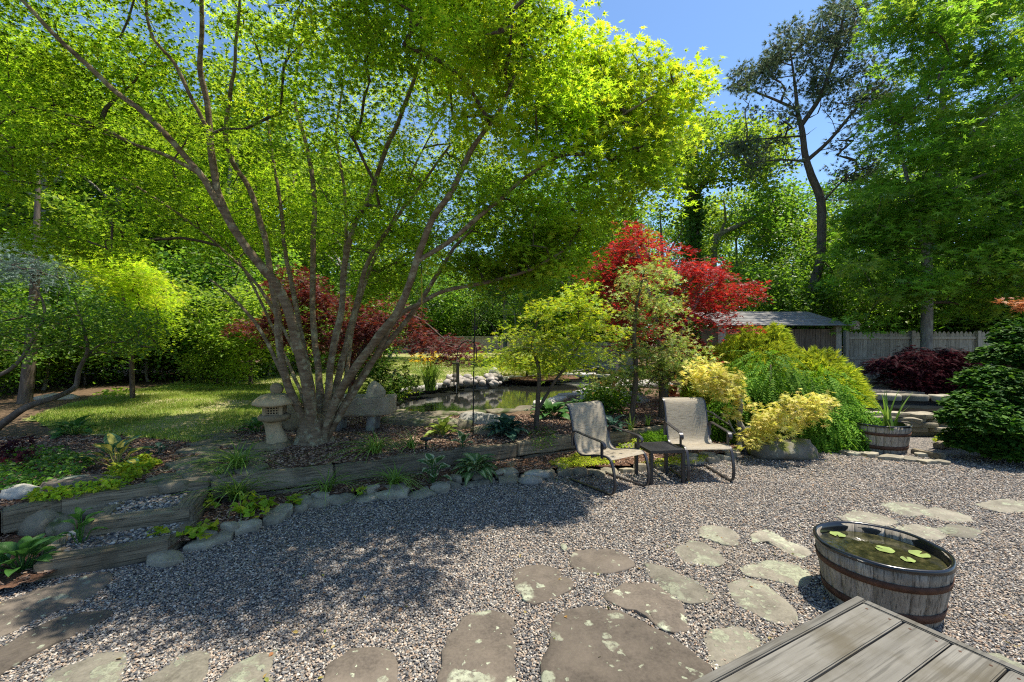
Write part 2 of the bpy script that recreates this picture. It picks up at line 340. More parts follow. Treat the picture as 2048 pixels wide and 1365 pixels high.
M['litter'] = soil_mat('forest_floor', [(0.05, 0.035, 0.022), (0.11, 0.075, 0.045), (0.19, 0.13, 0.085)], 18)
def water_mat(name, col, rip=0.06, sc=7):
    m, t, b, o = newmat(name); v = coords(t)
    b.inputs['Base Color'].default_value = (*col, 1); b.inputs['Roughness'].default_value = 0.04; b.inputs['Specular IOR Level'].default_value = 0.65
    b.inputs['IOR'].default_value = 1.4
    bump(t, b, noi(t, v, sc, 3), rip, 0.03); return m
def speck(m):
    t = m.node_tree; b = next(n for n in t.nodes if n.type == 'BSDF_PRINCIPLED'); v = coords(t)
    c = ramp(t, noi(t, v, 16, 8, .75), [(.38, (.010, .011, .006)), (.55, (.035, .034, .014)), (.68, (.085, .075, .035))]); t.links.new(c, b.inputs['Base Color'])
M['water'] = water_mat('pond_water', (0.016, 0.018, 0.015)); M['tubwater'] = water_mat('tub_water', (0.016, 0.016, 0.008), 0.06, 20); speck(M['tubwater'])
def sling_mat():
    m, t, b, out = newmat('sling_fabric'); uv = nd(t, 'ShaderNodeUVMap'); mp = nd(t, 'ShaderNodeMapping'); mp.inputs['Scale'].default_value = (2.5, 95, 1)
    t.links.new(uv.outputs[0], mp.inputs[0]); n = noi(t, mp.outputs[0], 1.0, 3, 0.7)
    c = ramp(t, n, [(0.33, (0.34, 0.285, 0.20)), (0.46, (0.57, 0.505, 0.395)), (0.7, (0.66, 0.60, 0.485))])
    t.links.new(c, b.inputs['Base Color']); b.inputs['Roughness'].default_value = 0.75; bump(t, b, n, 0.25, 0.003)
    tr = nd(t, 'ShaderNodeBsdfTranslucent'); t.links.new(c, tr.inputs[0]); ms = nd(t, 'ShaderNodeMixShader'); ms.inputs[0].default_value = 0.58
    t.links.new(b.outputs[0], ms.inputs[1]); t.links.new(tr.outputs[0], ms.inputs[2]); t.links.new(ms.outputs[0], out.inputs[0]); return m
M['sling'] = sling_mat()
def shingle_mat():
    m, t, b, o = newmat('shingles'); v = coords(t)
    n = noi(t, v, 7, 5); t.links.new(ramp(t, n, [(0.3, (0.12, 0.115, 0.105)), (0.7, (0.26, 0.25, 0.235))]), b.inputs['Base Color'])
    b.inputs['Roughness'].default_value = 0.9; bump(t, b, noi(t, v, 120, 2), 0.4, 0.01); return m
M['shingle'] = shingle_mat()

# ------------------------------------------------------------------ ground sheets
def inpoly(X, Y, poly):
    c = np.zeros(X.shape, bool); n = len(poly)
    for i in range(n):
        x1, y1 = poly[i][0], poly[i][1]; x2, y2 = poly[(i + 1) % n][0], poly[(i + 1) % n][1]
        if y1 == y2: continue
        k = ((y1 > Y) != (y2 > Y)) & (X < (x2 - x1) * (Y - y1) / (y2 - y1) + x1)
        c ^= k
    return c
def sstep(a, b, x):
    t = np.clip((x - a) / (b - a), 0, 1); return t * t * (3 - 2 * t)
def wav(x, y): return np.sin(x * 1.7 + 0.6) * np.cos(y * 1.3) * 0.5 + np.sin(x * 4.1 + y * 3.3) * 0.25 + np.sin(x * 9.3 - y * 7.1) * 0.12
def hz(x, y):   # height of the upper garden
    x = np.asarray(x, float); y = np.asarray(y, float)
    lawn = sstep(5.5, 9.5, y) * (1 - sstep(2.0, 5.0, x)) * 0.10
    return 0.25 + lawn + 0.012 * wav(x, y)
def grid_sheet(name, xs, ys, keep, zf, mat, kind='structure'):
    XX, YY = np.meshgrid(xs, ys); ZZ = zf(XX, YY); nx, ny = len(xs), len(ys)
    V = np.stack([XX.ravel(), YY.ravel(), ZZ.ravel()], 1)
    cx = (XX[:-1, :-1] + XX[1:, 1:]) / 2; cyy = (YY[:-1, :-1] + YY[1:, 1:]) / 2
    k = keep(cx, cyy); idx = np.arange(nx * ny).reshape(ny, nx)
    q = np.stack([idx[:-1, :-1][k], idx[:-1, 1:][k], idx[1:, 1:][k], idx[1:, :-1][k]], 1)
    u, inv = np.unique(q, return_inverse=True)
    me = mesh_np(name, V[u], inv.reshape(q.shape), mat, True)
    o = link(name, me); o['kind'] = kind; return o
def dens(a, b, fine0, fine1, fstep, growth=1.12):
    out = list(np.arange(fine0, fine1 + 1e-6, fstep)); s = fstep; x = out[-1]
    while x < b: s = min(s * growth, 8); x += s; out.append(x)
    s = fstep; x = out[0]; pre = []
    while x > a: s = min(s * growth, 8); x -= s; pre.append(x)
    return np.array(pre[::-1] + out)

wallpx = [(-200, 1075), (0, 1032), (118, 1008), (420, 966), (668, 936), (1035, 889), (1210, 869), (1352, 851)]
WALL = [G(a, b, 0.25) for a, b in wallpx]
upper = [(-60, -2), (WALL[0].x, WALL[0].y + 0.02)] + [(p.x, p.y + 0.09) for p in WALL[1:]] + [(3.1, 8.0), (4.6, 9.6), (6.5, 10.4), (60, 10.4), (260, 10.4), (260, 300), (-260, 300), (-260, -2)]
pondpx = [(778, 832), (845, 842), (900, 838), (980, 834), (1060, 826), (1130, 803), (1195, 788), (1245, 772), (1225, 758), (1160, 755), (1080, 757), (1000, 766), (930, 772), (870, 781), (810, 790), (770, 803)]
POND = [G(a, b, 0.24) for a, b in pondpx]
pond2 = smooth_path(POND + [POND[0]], 3)[:-1]
xs = dens(-260, 260, -8, 6, 0.11); ys = dens(-2, 300, 2.5, 16, 0.11)
grid_sheet('ground', xs, ys, lambda x, y: inpoly(x, y, upper) & ~inpoly(x, y, pond2), lambda x, y: hz(x, y), M['litter'])
gx = np.linspace(-14, 18, 40); gy = np.linspace(-4, 12, 30)
grid_sheet('gravel_base', gx, gy, lambda x, y: x == x, lambda x, y: x * 0 - 0.004, M['gravel'])
lawnpx = [(118, 858), (250, 862), (400, 876), (478, 852), (520, 830), (610, 806), (770, 792), (900, 770), (1000, 757), (1080, 752), (1150, 744), (1190, 716), (1005, 704.5), (890, 704.5), (640, 716), (520, 728), (440, 752), (330, 772), (210, 790), (120, 815), (60, 832)]
LAWN = [G(a, b, 0.35) for a, b in lawnpx]
lawn2 = [(p.x, p.y) for p in LAWN]
lx = dens(-40, 12, -11, 4, 0.08); ly = dens(5, 60, 5.5, 16, 0.08)
grid_sheet('lawn', lx, ly, lambda x, y: inpoly(x + 0.08 * np.sin(y * 7), y + 0.08 * np.sin(x * 9), lawn2) & ~inpoly(x, y, pond2), lambda x, y: hz(x, y) + 0.018, M['lawn'])
# mulch beds
edgepx = [(300, 1118), (365, 1098), (425, 1080), (470, 1062), (530, 1045), (590, 1020), (640, 1003), (712, 992), (775, 990), (845, 985), (895, 972), (930, 965), (1000, 958), (1080, 947), (1140, 942), (1200, 941), (1240, 938), (1310, 932), (1420, 918), (1500, 903)]
EDGE = [G(a, b, 0.03) for a, b in edgepx]
lower = [(p.x, p.y + 0.05) for p in EDGE] + [(3.9, 7.4), (3.4, 8.3)] + [(p.x, p.y + 0.12) for p in WALL[::-1][:-4]] + [(-2.9, 4.3), (-2.7, 3.6)]
grid_sheet('lower_bed', np.arange(-3.4, 4.2, 0.06), np.arange(3, 8.5, 0.06), lambda x, y: inpoly(x, y, lower), lambda x, y: 0.055 + 0.02 * wav(x * 2, y * 2), M['mulch'])
bedl = [G(a, b, 0.03) for a, b in [(-260, 1250), (90, 1165), (175, 1080), (125, 1010), (-260, 1090)]]
bedl = [(p.x, p.y) for p in bedl]
grid_sheet('corner_bed', np.arange(-7, -2, 0.06), np.arange(2, 6, 0.06), lambda x, y: inpoly(x, y, bedl), lambda x, y: 0.06 + 0.02 * wav(x * 2, y * 2), M['mulch'])
mul = [(p.x, p.y + 0.1) for p in WALL[1:]] + [(3.6, 9.0), (2.6, 9.3), (1.4, 8.4), (0.4, 7.9), (-2.0, 7.7), (-2.6, 8.6), (-4.3, 7.3), (-4.5, 6.1), (-6.4, 6.4), (-9, 6.2), (-9, 3)]
grid_sheet('upper_bed', np.arange(-9, 3.8, 0.07), np.arange(3.2, 9.6, 0.07), lambda x, y: inpoly(x, y, mul) & ~inpoly(x, y, pond2), lambda x, y: hz(x, y) + 0.012 + 0.07 * np.exp(-((x + 2.5) ** 2 + (y - 5.7) ** 2) / 0.5), M['mulch'])
bmesh_w = MB(); zc = 0.17
bmesh_w.add([(p.x, p.y, zc) for p in pond2], [tuple(range(len(pond2)))])
o = bmesh_w.build('water', M['water']); o['kind'] = 'structure'
sk = MB(); n = len(pond2)
sk.add([(p.x, p.y, -0.1) for p in pond2] + [(p.x, p.y, 0.30) for p in pond2], [(i, (i + 1) % n, n + (i + 1) % n, n + i) for i in range(n)])
o = sk.build('pond_bank', M['liner']); o['kind'] = 'structure'

# ------------------------------------------------------------------ scatter (geometry nodes)
def gn_scatter(name, pts, rot, scl, tint, mat, kind='stuff', shape='pebble', nvar=3):
    me = bpy.data.meshes.new(name); N = len(pts)
    me.vertices.add(N); me.vertices.foreach_set('co', np.asarray(pts, np.float32).ravel())
    for nm, ty, data in (('rotv', 'FLOAT_VECTOR', rot), ('sclv', 'FLOAT_VECTOR', scl)):
        a = me.attributes.new(nm, ty, 'POINT'); a.data.foreach_set('vector', np.asarray(data, np.float32).ravel())
    a = me.attributes.new('tint', 'FLOAT_COLOR', 'POINT'); a.data.foreach_set('color', np.concatenate([tint, np.ones((N, 1))], 1).astype(np.float32).ravel())
    me.update(); me.materials.append(mat)
    o = link(name, me); o['kind'] = kind
    g = bpy.data.node_groups.new(name + '_nodes', 'GeometryNodeTree')
    g.interface.new_socket('Geometry', in_out='INPUT', socket_type='NodeSocketGeometry')
    g.interface.new_socket('Geometry', in_out='OUTPUT', socket_type='NodeSocketGeometry')
    gi = g.nodes.new('NodeGroupInput'); go = g.nodes.new('NodeGroupOutput')
    inst = g.nodes.new('GeometryNodeInstanceOnPoints'); inst.inputs['Pick Instance'].default_value = True
    join = g.nodes.new('GeometryNodeGeometryToInstance')
    for k in range(nvar):
        if shape == 'pebble':
            s = g.nodes.new('GeometryNodeMeshIcoSphere'); s.inputs['Subdivisions'].default_value = 2; s.inputs['Radius'].default_value = 1
        else:
            s = g.nodes.new('GeometryNodeMeshCube'); s.inputs['Size'].default_value = (2, 2, 2)
        sp = g.nodes.new('GeometryNodeSetPosition'); g.links.new(s.outputs[0], sp.inputs['Geometry'])
        nz = g.nodes.new('ShaderNodeTexNoise'); nz.noise_dimensions = '4D'; nz.inputs['W'].default_value = k * 3.7 + 1; nz.inputs['Scale'].default_value = 0.9; nz.inputs['Detail'].default_value = 1
        sub = g.nodes.new('ShaderNodeVectorMath'); sub.operation = 'SUBTRACT'; sub.inputs[1].default_value = (0.5, 0.5, 0.5); g.links.new(nz.outputs['Color'], sub.inputs[0])
        sc_ = g.nodes.new('ShaderNodeVectorMath'); sc_.operation = 'SCALE'; sc_.inputs['Scale'].default_value = 1.5; g.links.new(sub.outputs[0], sc_.inputs[0])
        g.links.new(sc_.outputs[0], sp.inputs['Offset'])
        sm = g.nodes.new('GeometryNodeSetMaterial'); sm.inputs['Material'].default_value = mat; g.links.new(sp.outputs[0], sm.inputs[0])
        g.links.new(sm.outputs[0], join.inputs[0])
    g.links.new(gi.outputs[0], inst.inputs['Points']); g.links.new(join.outputs[0], inst.inputs['Instance'])
    for nm, sock in (('rotv', 'Rotation'), ('sclv', 'Scale')):
        at = g.nodes.new('GeometryNodeInputNamedAttribute'); at.data_type = 'FLOAT_VECTOR'; at.inputs['Name'].default_value = nm
        src = at.outputs[0]
        if sock == 'Rotation':
            e = g.nodes.new('FunctionNodeEulerToRotation'); g.links.new(src, e.inputs[0]); src = e.outputs[0]
        g.links.new(src, inst.inputs[sock])
    rv = g.nodes.new('FunctionNodeRandomValue'); rv.data_type = 'INT'; rv.inputs[4].default_value = 0; rv.inputs[5].default_value = nvar - 1
    g.links.new(rv.outputs[2], inst.inputs['Instance Index'])
    g.links.new(inst.outputs[0], go.inputs[0])
    md = o.modifiers.new('scatter', 'NODES'); md.node_group = g
    return o
rg = np.random.default_rng(5)
palette = np.array([(0.058, 0.056, 0.056), (0.105, 0.102, 0.103), (0.165, 0.158, 0.152), (0.225, 0.212, 0.195), (0.345, 0.270, 0.205), (0.405, 0.325, 0.25), (0.275, 0.19, 0.13), (0.43, 0.385, 0.325), (0.53, 0.48, 0.41)])
pw = np.array([0.09, 0.15, 0.16, 0.13, 0.14, 0.10, 0.06, 0.11, 0.06])
def view_ok(x, y, m=0.06): return (np.abs(x) < (1.1636 + m) * y + 0.1)

# ------------------------------------------------------------------ stones
def stone_mesh(name, outline, h, mat, rng, z0=-0.03, bumpy=0.012, sub=3, inset=0.93, rag=0.01, smooth=True):
    # outline: local xy points; top slightly domed and uneven
    pts = smooth_path([Vector((p[0], p[1], 0)) for p in outline] + [Vector((outline[0][0], outline[0][1], 0))], sub)[:-1]
    c = sum(pts, Vector()) / len(pts); sd = rng.random() * 50
    V = []; n = len(pts)
    for s, z in ((0.97, z0), (1.0, h * 0.55), (inset + (1 - inset) * 0.6, h * 0.92), (inset - 0.05, h), (0.55, h + bumpy * 0.4), (0.25, h + bumpy * 0.5)):
        for p in pts:
            q = c + (p - c) * s
            k = noise.noise((q * 6) + Vector((sd, 0, 0))) * bumpy
            q2 = q.copy(); q2.z = z + (k if z > z0 else 0)
            if z > z0:
                q2.x += noise.noise(q * 11 + Vector((sd, 9, 0))) * rag; q2.y += noise.noise(q * 11 + Vector((sd, 3, 5))) * rag
            V.append(q2)
    V.append(Vector((c.x, c.y, h + bumpy * 0.5)))
    Fs = []
    for r in range(5):
        for i in range(n): Fs.append((r * n + i, r * n + (i + 1) % n, (r + 1) * n + (i + 1) % n, (r + 1) * n + i))
    for i in range(n): Fs.append((5 * n + i, 5 * n + (i + 1) % n, 6 * n))
    return mesh_py(name, V, Fs, mat, smooth)
def put_stone(name, wpts, h, mat, parent, rng, z=0.0, **kw):
    c = sum((Vector((p[0], p[1], 0)) for p in wpts), Vector()) / len(wpts)
    me = stone_mesh(name, [(p[0] - c.x, p[1] - c.y) for p in wpts], h, mat, rng, **kw)
    return link(name, me, parent, (c.x, c.y, z))
def blob_outline(rx, ry, rng, n=8, ang=0, jag=0.22):
    out = []
    for i in range(n):
        q = 2 * math.pi * (i + rng.uniform(-0.25, 0.25)) / n; s = 1 + rng.uniform(-jag, jag)
        x, y = rx * s * math.cos(q), ry * s * math.sin(q)
        out.append((x * math.cos(ang) - y * math.sin(ang), x * math.sin(ang) + y * math.cos(ang)))
    return out
def boulder_mesh(name, dims, mat, seed, sub=3, rough=0.28, flat=None):
    bm = bmesh.new(); bmesh.ops.create_icosphere(bm, subdivisions=sub, radius=1)
    for v in bm.verts:
        q = v.co.copy(); s = 1 + rough * noise.noise(q * 1.3 + Vector((seed, 0, 0))) + rough * 0.5 * noise.noise(q * 3 + Vector((0, seed, 0))) + 0.03 * noise.noise(q * 9 + Vector((0, 0, seed)))
        v.co = Vector((q.x * s * dims[0], q.y * s * dims[1], q.z * s * dims[2]))
        if flat is not None and v.co.z > flat: v.co.z = flat + (v.co.z - flat) * 0.25
    me = bpy.data.meshes.new(name); bm.to_mesh(me); bm.free(); me.materials.append(mat)
    me.polygons.foreach_set('use_smooth', [True] * len(me.polygons)); return me
def boulder(name, loc, dims, mat, seed, label, cat='rock', group=None, rz=0, **kw):
    return tag(link(name, boulder_mesh(name, dims, mat, seed, **kw), None, loc, (0, 0, rz)), label, cat, group)

rs = random.Random(3)
path = empty('stepping_stone_path', (0, 0, 0), kind='structure')
step_px = [
 ([(1095,1290),(1105,1235),(1150,1212),(1215,1213),(1270,1232),(1330,1262),(1400,1310),(1425,1345),(1390,1420),(1100,1420)], 'stone'),
 ([(880,1330),(890,1290),(925,1235),(975,1215),(1015,1222),(1032,1260),(1030,1310),(1020,1420),(880,1420)], 'stone'),
 ([(640,1365),(660,1320),(690,1300),(750,1292),(790,1310),(800,1350),(825,1420),(620,1420)], 'stone'),
 ([(1022,1150),(1045,1132),(1090,1128),(1130,1145),(1148,1172),(1115,1190),(1065,1207),(1040,1190)], 'stone'),
 ([(1140,1110),(1165,1098),(1210,1095),(1255,1108),(1268,1128),(1240,1142),(1190,1144),(1145,1135)], 'stone'),
 ([(1212,1185),(1250,1165),(1300,1165),(1345,1185),(1380,1230),(1375,1262),(1330,1255),(1270,1220),(1215,1200)], 'stone'),
 ([(1290,1125),(1320,1130),(1380,1150),(1425,1180),(1420,1200),(1370,1200),(1330,1180),(1300,1150)], 'stone_l'),
 ([(1348,1095),(1385,1080),(1425,1090),(1448,1110),(1440,1128),(1400,1128),(1360,1115)], 'stone_l'),
 ([(1395,1055),(1425,1045),(1470,1060),(1475,1085),(1450,1087),(1405,1072)], 'stone_l'),
 ([(1500,1065),(1530,1055),(1580,1080),(1620,1095),(1615,1112),(1590,1110),(1540,1085),(1505,1080)], 'stone_l'),
 ([(1480,1130),(1530,1118),(1600,1125),(1625,1150),(1600,1170),(1540,1155),(1490,1145)], 'stone_l'),
 ([(1455,1165),(1500,1155),(1550,1175),(1590,1220),(1585,1245),(1540,1240),(1490,1215),(1460,1190)], 'stone_l'),
 ([(1410,1270),(1430,1250),(1490,1250),(1530,1275),(1500,1310),(1440,1330),(1415,1310)], 'stone_l'),
 ([(1675,1030),(1710,1018),(1760,1026),(1800,1040),(1760,1050),(1700,1044)], 'stone_l'),
 ([(1755,1006),(1800,1000),(1860,1014),(1850,1028),(1800,1028)], 'stone_l'),
 ([(1830,1022),(1870,1012),(1930,1026),(1945,1040),(1890,1040)], 'stone_l'),
 ([(1780,1050),(1830,1045),(1880,1058),(1890,1076),(1830,1072)], 'stone_l'),
 ([(1870,1052),(1920,1046),(1965,1058),(1950,1072),(1895,1070)], 'stone_l'),
 ([(1950,1006),(2000,995),(2060,1002),(2090,1020),(2000,1022)], 'stone_l'),
 ([(1935,1305),(1985,1298),(2048,1325),(2090,1360),(2000,1345)], 'stone_l'),
 ([(-120,1240),(0,1200),(110,1165),(200,1143),(228,1150),(190,1185),(100,1225),(0,1270),(-120,1330)], 'stone'),
 ([(-120,1365),(30,1275),(110,1235),(210,1215),(215,1230),(150,1265),(60,1310),(-60,1380)], 'stone'),
 ([(60,1372),(110,1335),(210,1297),(245,1300),(245,1345),(210,1420),(30,1420)], 'stone_l'),
 ([(270,1365),(330,1325),(380,1300),(425,1305),(410,1350),(400,1420),(240,1420)], 'stone_l'),
 ([(425,1365),(470,1325),(540,1300),(560,1292),(545,1330),(530,1420),(420,1420)], 'stone_l'),
]
STEP = []
for pp, mt in step_px:
    wp = [G(a, b, 0.02) for a, b in pp]; STEP.append([(p.x, p.y) for p in wp])
    put_stone('stone', wp, 0.012 if mt == 'stone' else 0.007, M[mt], path, rs, 0.0, bumpy=0.016 if mt == 'stone' else 0.011, inset=0.955, rag=.034)
small = G(1127, 1095, 0.01); put_stone('stone', [(small.x + a, small.y + b) for a, b in blob_outline(0.03, 0.045, rs, 7)], 0.018, M['stone_l'], path, rs)

# gravel pebbles
def gravel_pts(n, y0, y1, rng):
    u = rng.random(n); y = np.sqrt(y0 ** 2 + u * (y1 ** 2 - y0 ** 2)); x = (rng.random(n) * 2 - 1) * (1.42 * y + 0.2); return x, y
front = [(p.x, p.y) for p in EDGE] + [(4.0, 7.0), (5.2, 6.5), (6.6, 6.3), (8.2, 6.6), (12, 6.8), (12, 1), (-6, 1), (-6, 2.3), (-3.3, 3.02)]
def gravel(nm, n, y0, y1, size, keepout=True):
    x, y = gravel_pts(n, y0, y1, rg); k = inpoly(x, y, front)
    for s in STEP:
        kf_ = rg.choice([0.98, .94, 0.9])
        c = np.mean(np.array(s), 0); ss = [(c[0] + (a - c[0]) * kf_, c[1] + (b - c[1]) * kf_) for a, b in s]; k &= ~(inpoly(x, y, ss) & (rg.random(len(x)) > .035))
    pat = np.array([noise.noise(Vector((a * .9, b * .9, 3))) + .5 * noise.noise(Vector((a * 2.7, b * 2.7, 8))) for a, b in zip(x, y)]); k &= (pat < .36) | (rg.random(len(x)) < .45)
    k &= (x - 2.33) ** 2 + (y - 2.79) ** 2 > 0.27 ** 2
    x, y = x[k], y[k]; n = len(x); s = size * rg.uniform(0.6, 1.35, n)
    scl = np.stack([s * rg.uniform(0.9, 1.35, n), s * rg.uniform(0.7, 1.0, n), s * rg.uniform(0.4, 0.65, n)], 1)
    rot = np.stack([rg.normal(0, 0.24, n), rg.normal(0, 0.24, n), rg.random(n) * 6.28], 1)
    pts = np.stack([x, y, rg.uniform(-0.004, 0.007, n)], 1)
    t = palette[rg.choice(len(palette), n, p=pw / pw.sum())] * rg.uniform(0.62, 1.1, (n, 1))
    return gn_scatter(nm, pts, rot, scl, t, M['pebble'])
gravel('gravel', 205000, 1.45, 3.4, 0.0058)
gravel('gravel', 180000, 3.4, 5.2, 0.0065)
gravel('gravel', 140000, 5.2, 8.2, 0.008)

# mulch chips
def chips(nm, poly, n, zf, box, size=0.016, cols=((0.08, 0.046, 0.031), (0.155, 0.093, 0.063), (0.24, 0.155, 0.11), (0.32, 0.23, 0.165))):
    x = rg.uniform(box[0], box[1], n); y = rg.uniform(box[2], box[3], n); k = inpoly(x, y, poly) & ~inpoly(x, y, pond2); x, y = x[k], y[k]; n = len(x)
    s = size * rg.uniform(0.5, 1.3, n); scl = np.stack([s, s * rg.uniform(0.2, 0.45, n), s * 0.12], 1)
    rot = np.stack([rg.normal(0, 0.3, n), rg.normal(0, 0.35, n), rg.random(n) * 6.28], 1)
    t = np.array(cols)[rg.integers(0, len(cols), n)] * rg.uniform(0.7, 1.3, (n, 1))
    return gn_scatter(nm, np.stack([x, y, zf(x, y)], 1), rot, scl, t, M['chip'], shape='chip', nvar=2)
chips('bark_mulch', lower, 52000, lambda x, y: 0.062 + 0.02 * wav(x * 2, y * 2), (-3.4, 4.2, 3, 8.5))
chips('bark_mulch', mul, 120000, lambda x, y: hz(x, y) + 0.018 + 0.07 * np.exp(-((x + 2.5) ** 2 + (y - 5.7) ** 2) / 0.5), (-9, 3.8, 3.2, 9.6), 0.019)
chips('bark_mulch', bedl, 9000, lambda x, y: 0.068 + 0.02 * wav(x * 2, y * 2), (-7, -2, 2, 6))

# ------------------------------------------------------------------ leaves & trees
def nrmz(a): return a / np.maximum(np.linalg.norm(a, axis=1, keepdims=True), 1e-6)
def star_template(lobes=((0, 1.0), (48, 0.88), (-48, 0.88), (98, 0.55), (-98, 0.55)), notch=0.34, droop=0.18):
    lobes = sorted(lobes); V = [(0, 0, 0)]; T = []
    for a, l in lobes:
        b = len(V)
        for da, rr in ((-22, notch * (0.6 + 0.4 * l)), (0, l), (22, notch * (0.6 + 0.4 * l))):
            q = R(a + da); V.append((math.sin(q) * rr, math.cos(q) * rr, -droop * rr * rr))
        T += [(0, b, b + 1), (0, b + 1, b + 2)]
    return np.array(V), np.array(T)
STAR = star_template()
def star_light():
    V = []; T = []
    for a, l in ((0, 1.0), (45, .9), (-45, .9), (95, .6), (-95, .6)):
        b = len(V); q = R(a); dx, dy = math.sin(q), math.cos(q)
        V += [(-dx * .1 + dy * .17, -dy * .1 - dx * .17, 0), (dx * l, dy * l, -.18 * l * l), (-dx * .1 - dy * .17, -dy * .1 + dx * .17, 0)]; T.append((b, b + 1, b + 2))
    return np.array(V), np.array(T)
STARL = star_light()
STAR7 = star_template(((0, 1.0), (35, 0.95), (-35, 0.95), (72, 0.8), (-72, 0.8), (112, 0.5), (-112, 0.5)), 0.3, 0.2)
OVAL = (np.array([(0, 0, 0), (0.34, 0.5, 0.05), (0, 1, -0.12), (-0.34, 0.5, 0.05)]), np.array([(0, 1, 2), (0, 2, 3)]))
OVAL6 = (np.array([(0, 0, 0), (0.26, 0.25, 0.05), (0.30, 0.6, 0.03), (0, 1, -0.18), (-0.30, 0.6, 0.03), (-0.26, 0.25, 0.05)]), np.array([(0, 1, 2), (0, 2, 3), (0, 3, 4), (0, 4, 5)]))
BROAD = (np.array([(0, 0, 0), (0.5, 0.25, 0.06), (0.3, 0.55, 0.0), (0, 1, -0.15), (-0.3, 0.55, 0.0), (-0.5, 0.25, 0.06)]), np.array([(0, 1, 2), (0, 2, 3), (0, 3, 4), (0, 4, 5)]))
def tuft_template(n=8, spread=0.6, w=0.07, rng=random.Random(1)):
    V = []; T = []
    for i in range(n):
        q = 2 * math.pi * i / n + rng.uniform(-.3, .3); s = spread * rng.uniform(0.5, 1.2)
        d = Vector((math.cos(q) * s, 1, math.sin(q) * s)).normalized() * rng.uniform(0.75, 1.0); p = Vector((-math.sin(q), 0, math.cos(q))) * w
        b = len(V); V += [tuple(p), tuple(-p), tuple(d)]; T.append((b, b + 1, b + 2))
    return np.array(V), np.array(T)
TUFT = tuft_template(9, 0.75, 0.06); TUFT_T = tuft_template(7, 0.45, 0.09)
def feather_template(n=7, w=0.16, l=1.0):
    V = [(0.02, 0, 0), (-0.02, 0, 0), (0, l, -0.25)]; T = [(0, 1, 2)]
    for i in range(n):
        y = (i + 0.6) / n * l * 0.95; z = -0.25 * (y / l) ** 2; ww = w * (1 - 0.55 * y / l)
        for s in (-1, 1):
            b = len(V); V += [(0, y - 0.04, z), (0, y + 0.05, z), (s * ww, y + 0.10, z - 0.03)]; T.append((b, b + 1, b + 2))
    return np.array(V), np.array(T)
FEATHER = feather_template()
def leaf_mesh(name, pos, nrm, dr, size, tmpl, mat):
    V0, T0 = tmpl; nrm = nrmz(nrm); d = dr - nrm * np.sum(dr * nrm, 1, keepdims=True); d = nrmz(d); x = np.cross(d, nrm)
    s = size[:, None, None]
    V = pos[:, None, :] + s * (V0[None, :, 0:1] * x[:, None, :] + V0[None, :, 1:2] * d[:, None, :] + V0[None, :, 2:3] * nrm[:, None, :])
    N = len(pos); k = len(V0); T = T0[None] + (np.arange(N) * k)[:, None, None]
    return mesh_np(name, V.reshape(-1, 3), T.reshape(-1, 3), mat)
def pads(C, rad, per, rng, thick=0.1, droop=0.25, tilt=0.45, centre=None, size=(0.05, 0.08), up=0.0):
    C = np.asarray(C, float); n = len(C); rad = np.broadcast_to(np.asarray(rad, float), (n,))
    idx = np.repeat(np.arange(n), per); m = len(idx); r = np.sqrt(rng.random(m)); q = rng.random(m) * 2 * np.pi; rr = r * rad[idx]
    til = rng.normal(0, 0.25, (n, 2))
    off = np.stack([rr * np.cos(q), rr * np.sin(q), rng.normal(0, 1, m) * thick - droop * r ** 2 * rad[idx]], 1)
    off[:, 2] += off[:, 0] * til[idx, 0] + off[:, 1] * til[idx, 1]
    pos = C[idx] + off
    out = off.copy(); out[:, 2] = -0.25 * np.abs(rr)
    if centre is not None:
        cc = C[idx] - np.asarray(centre); cc[:, 2] *= 0.3; out = nrmz(out) + 0.8 * nrmz(cc)
    dr = nrmz(out) + rng.normal(0, 0.35, (m, 3))
    nr = np.array([0, 0, 1.0]) + rng.normal(0, tilt, (m, 3))
    return pos, nr, dr, rng.uniform(size[0], size[1], m)
def resample(pts, rad, step=0.22):
    sp = smooth_path(pts, 4); k = len(sp); rr = np.interp(np.linspace(0, 1, k), np.linspace(0, 1, len(rad)), rad); return sp, list(rr)
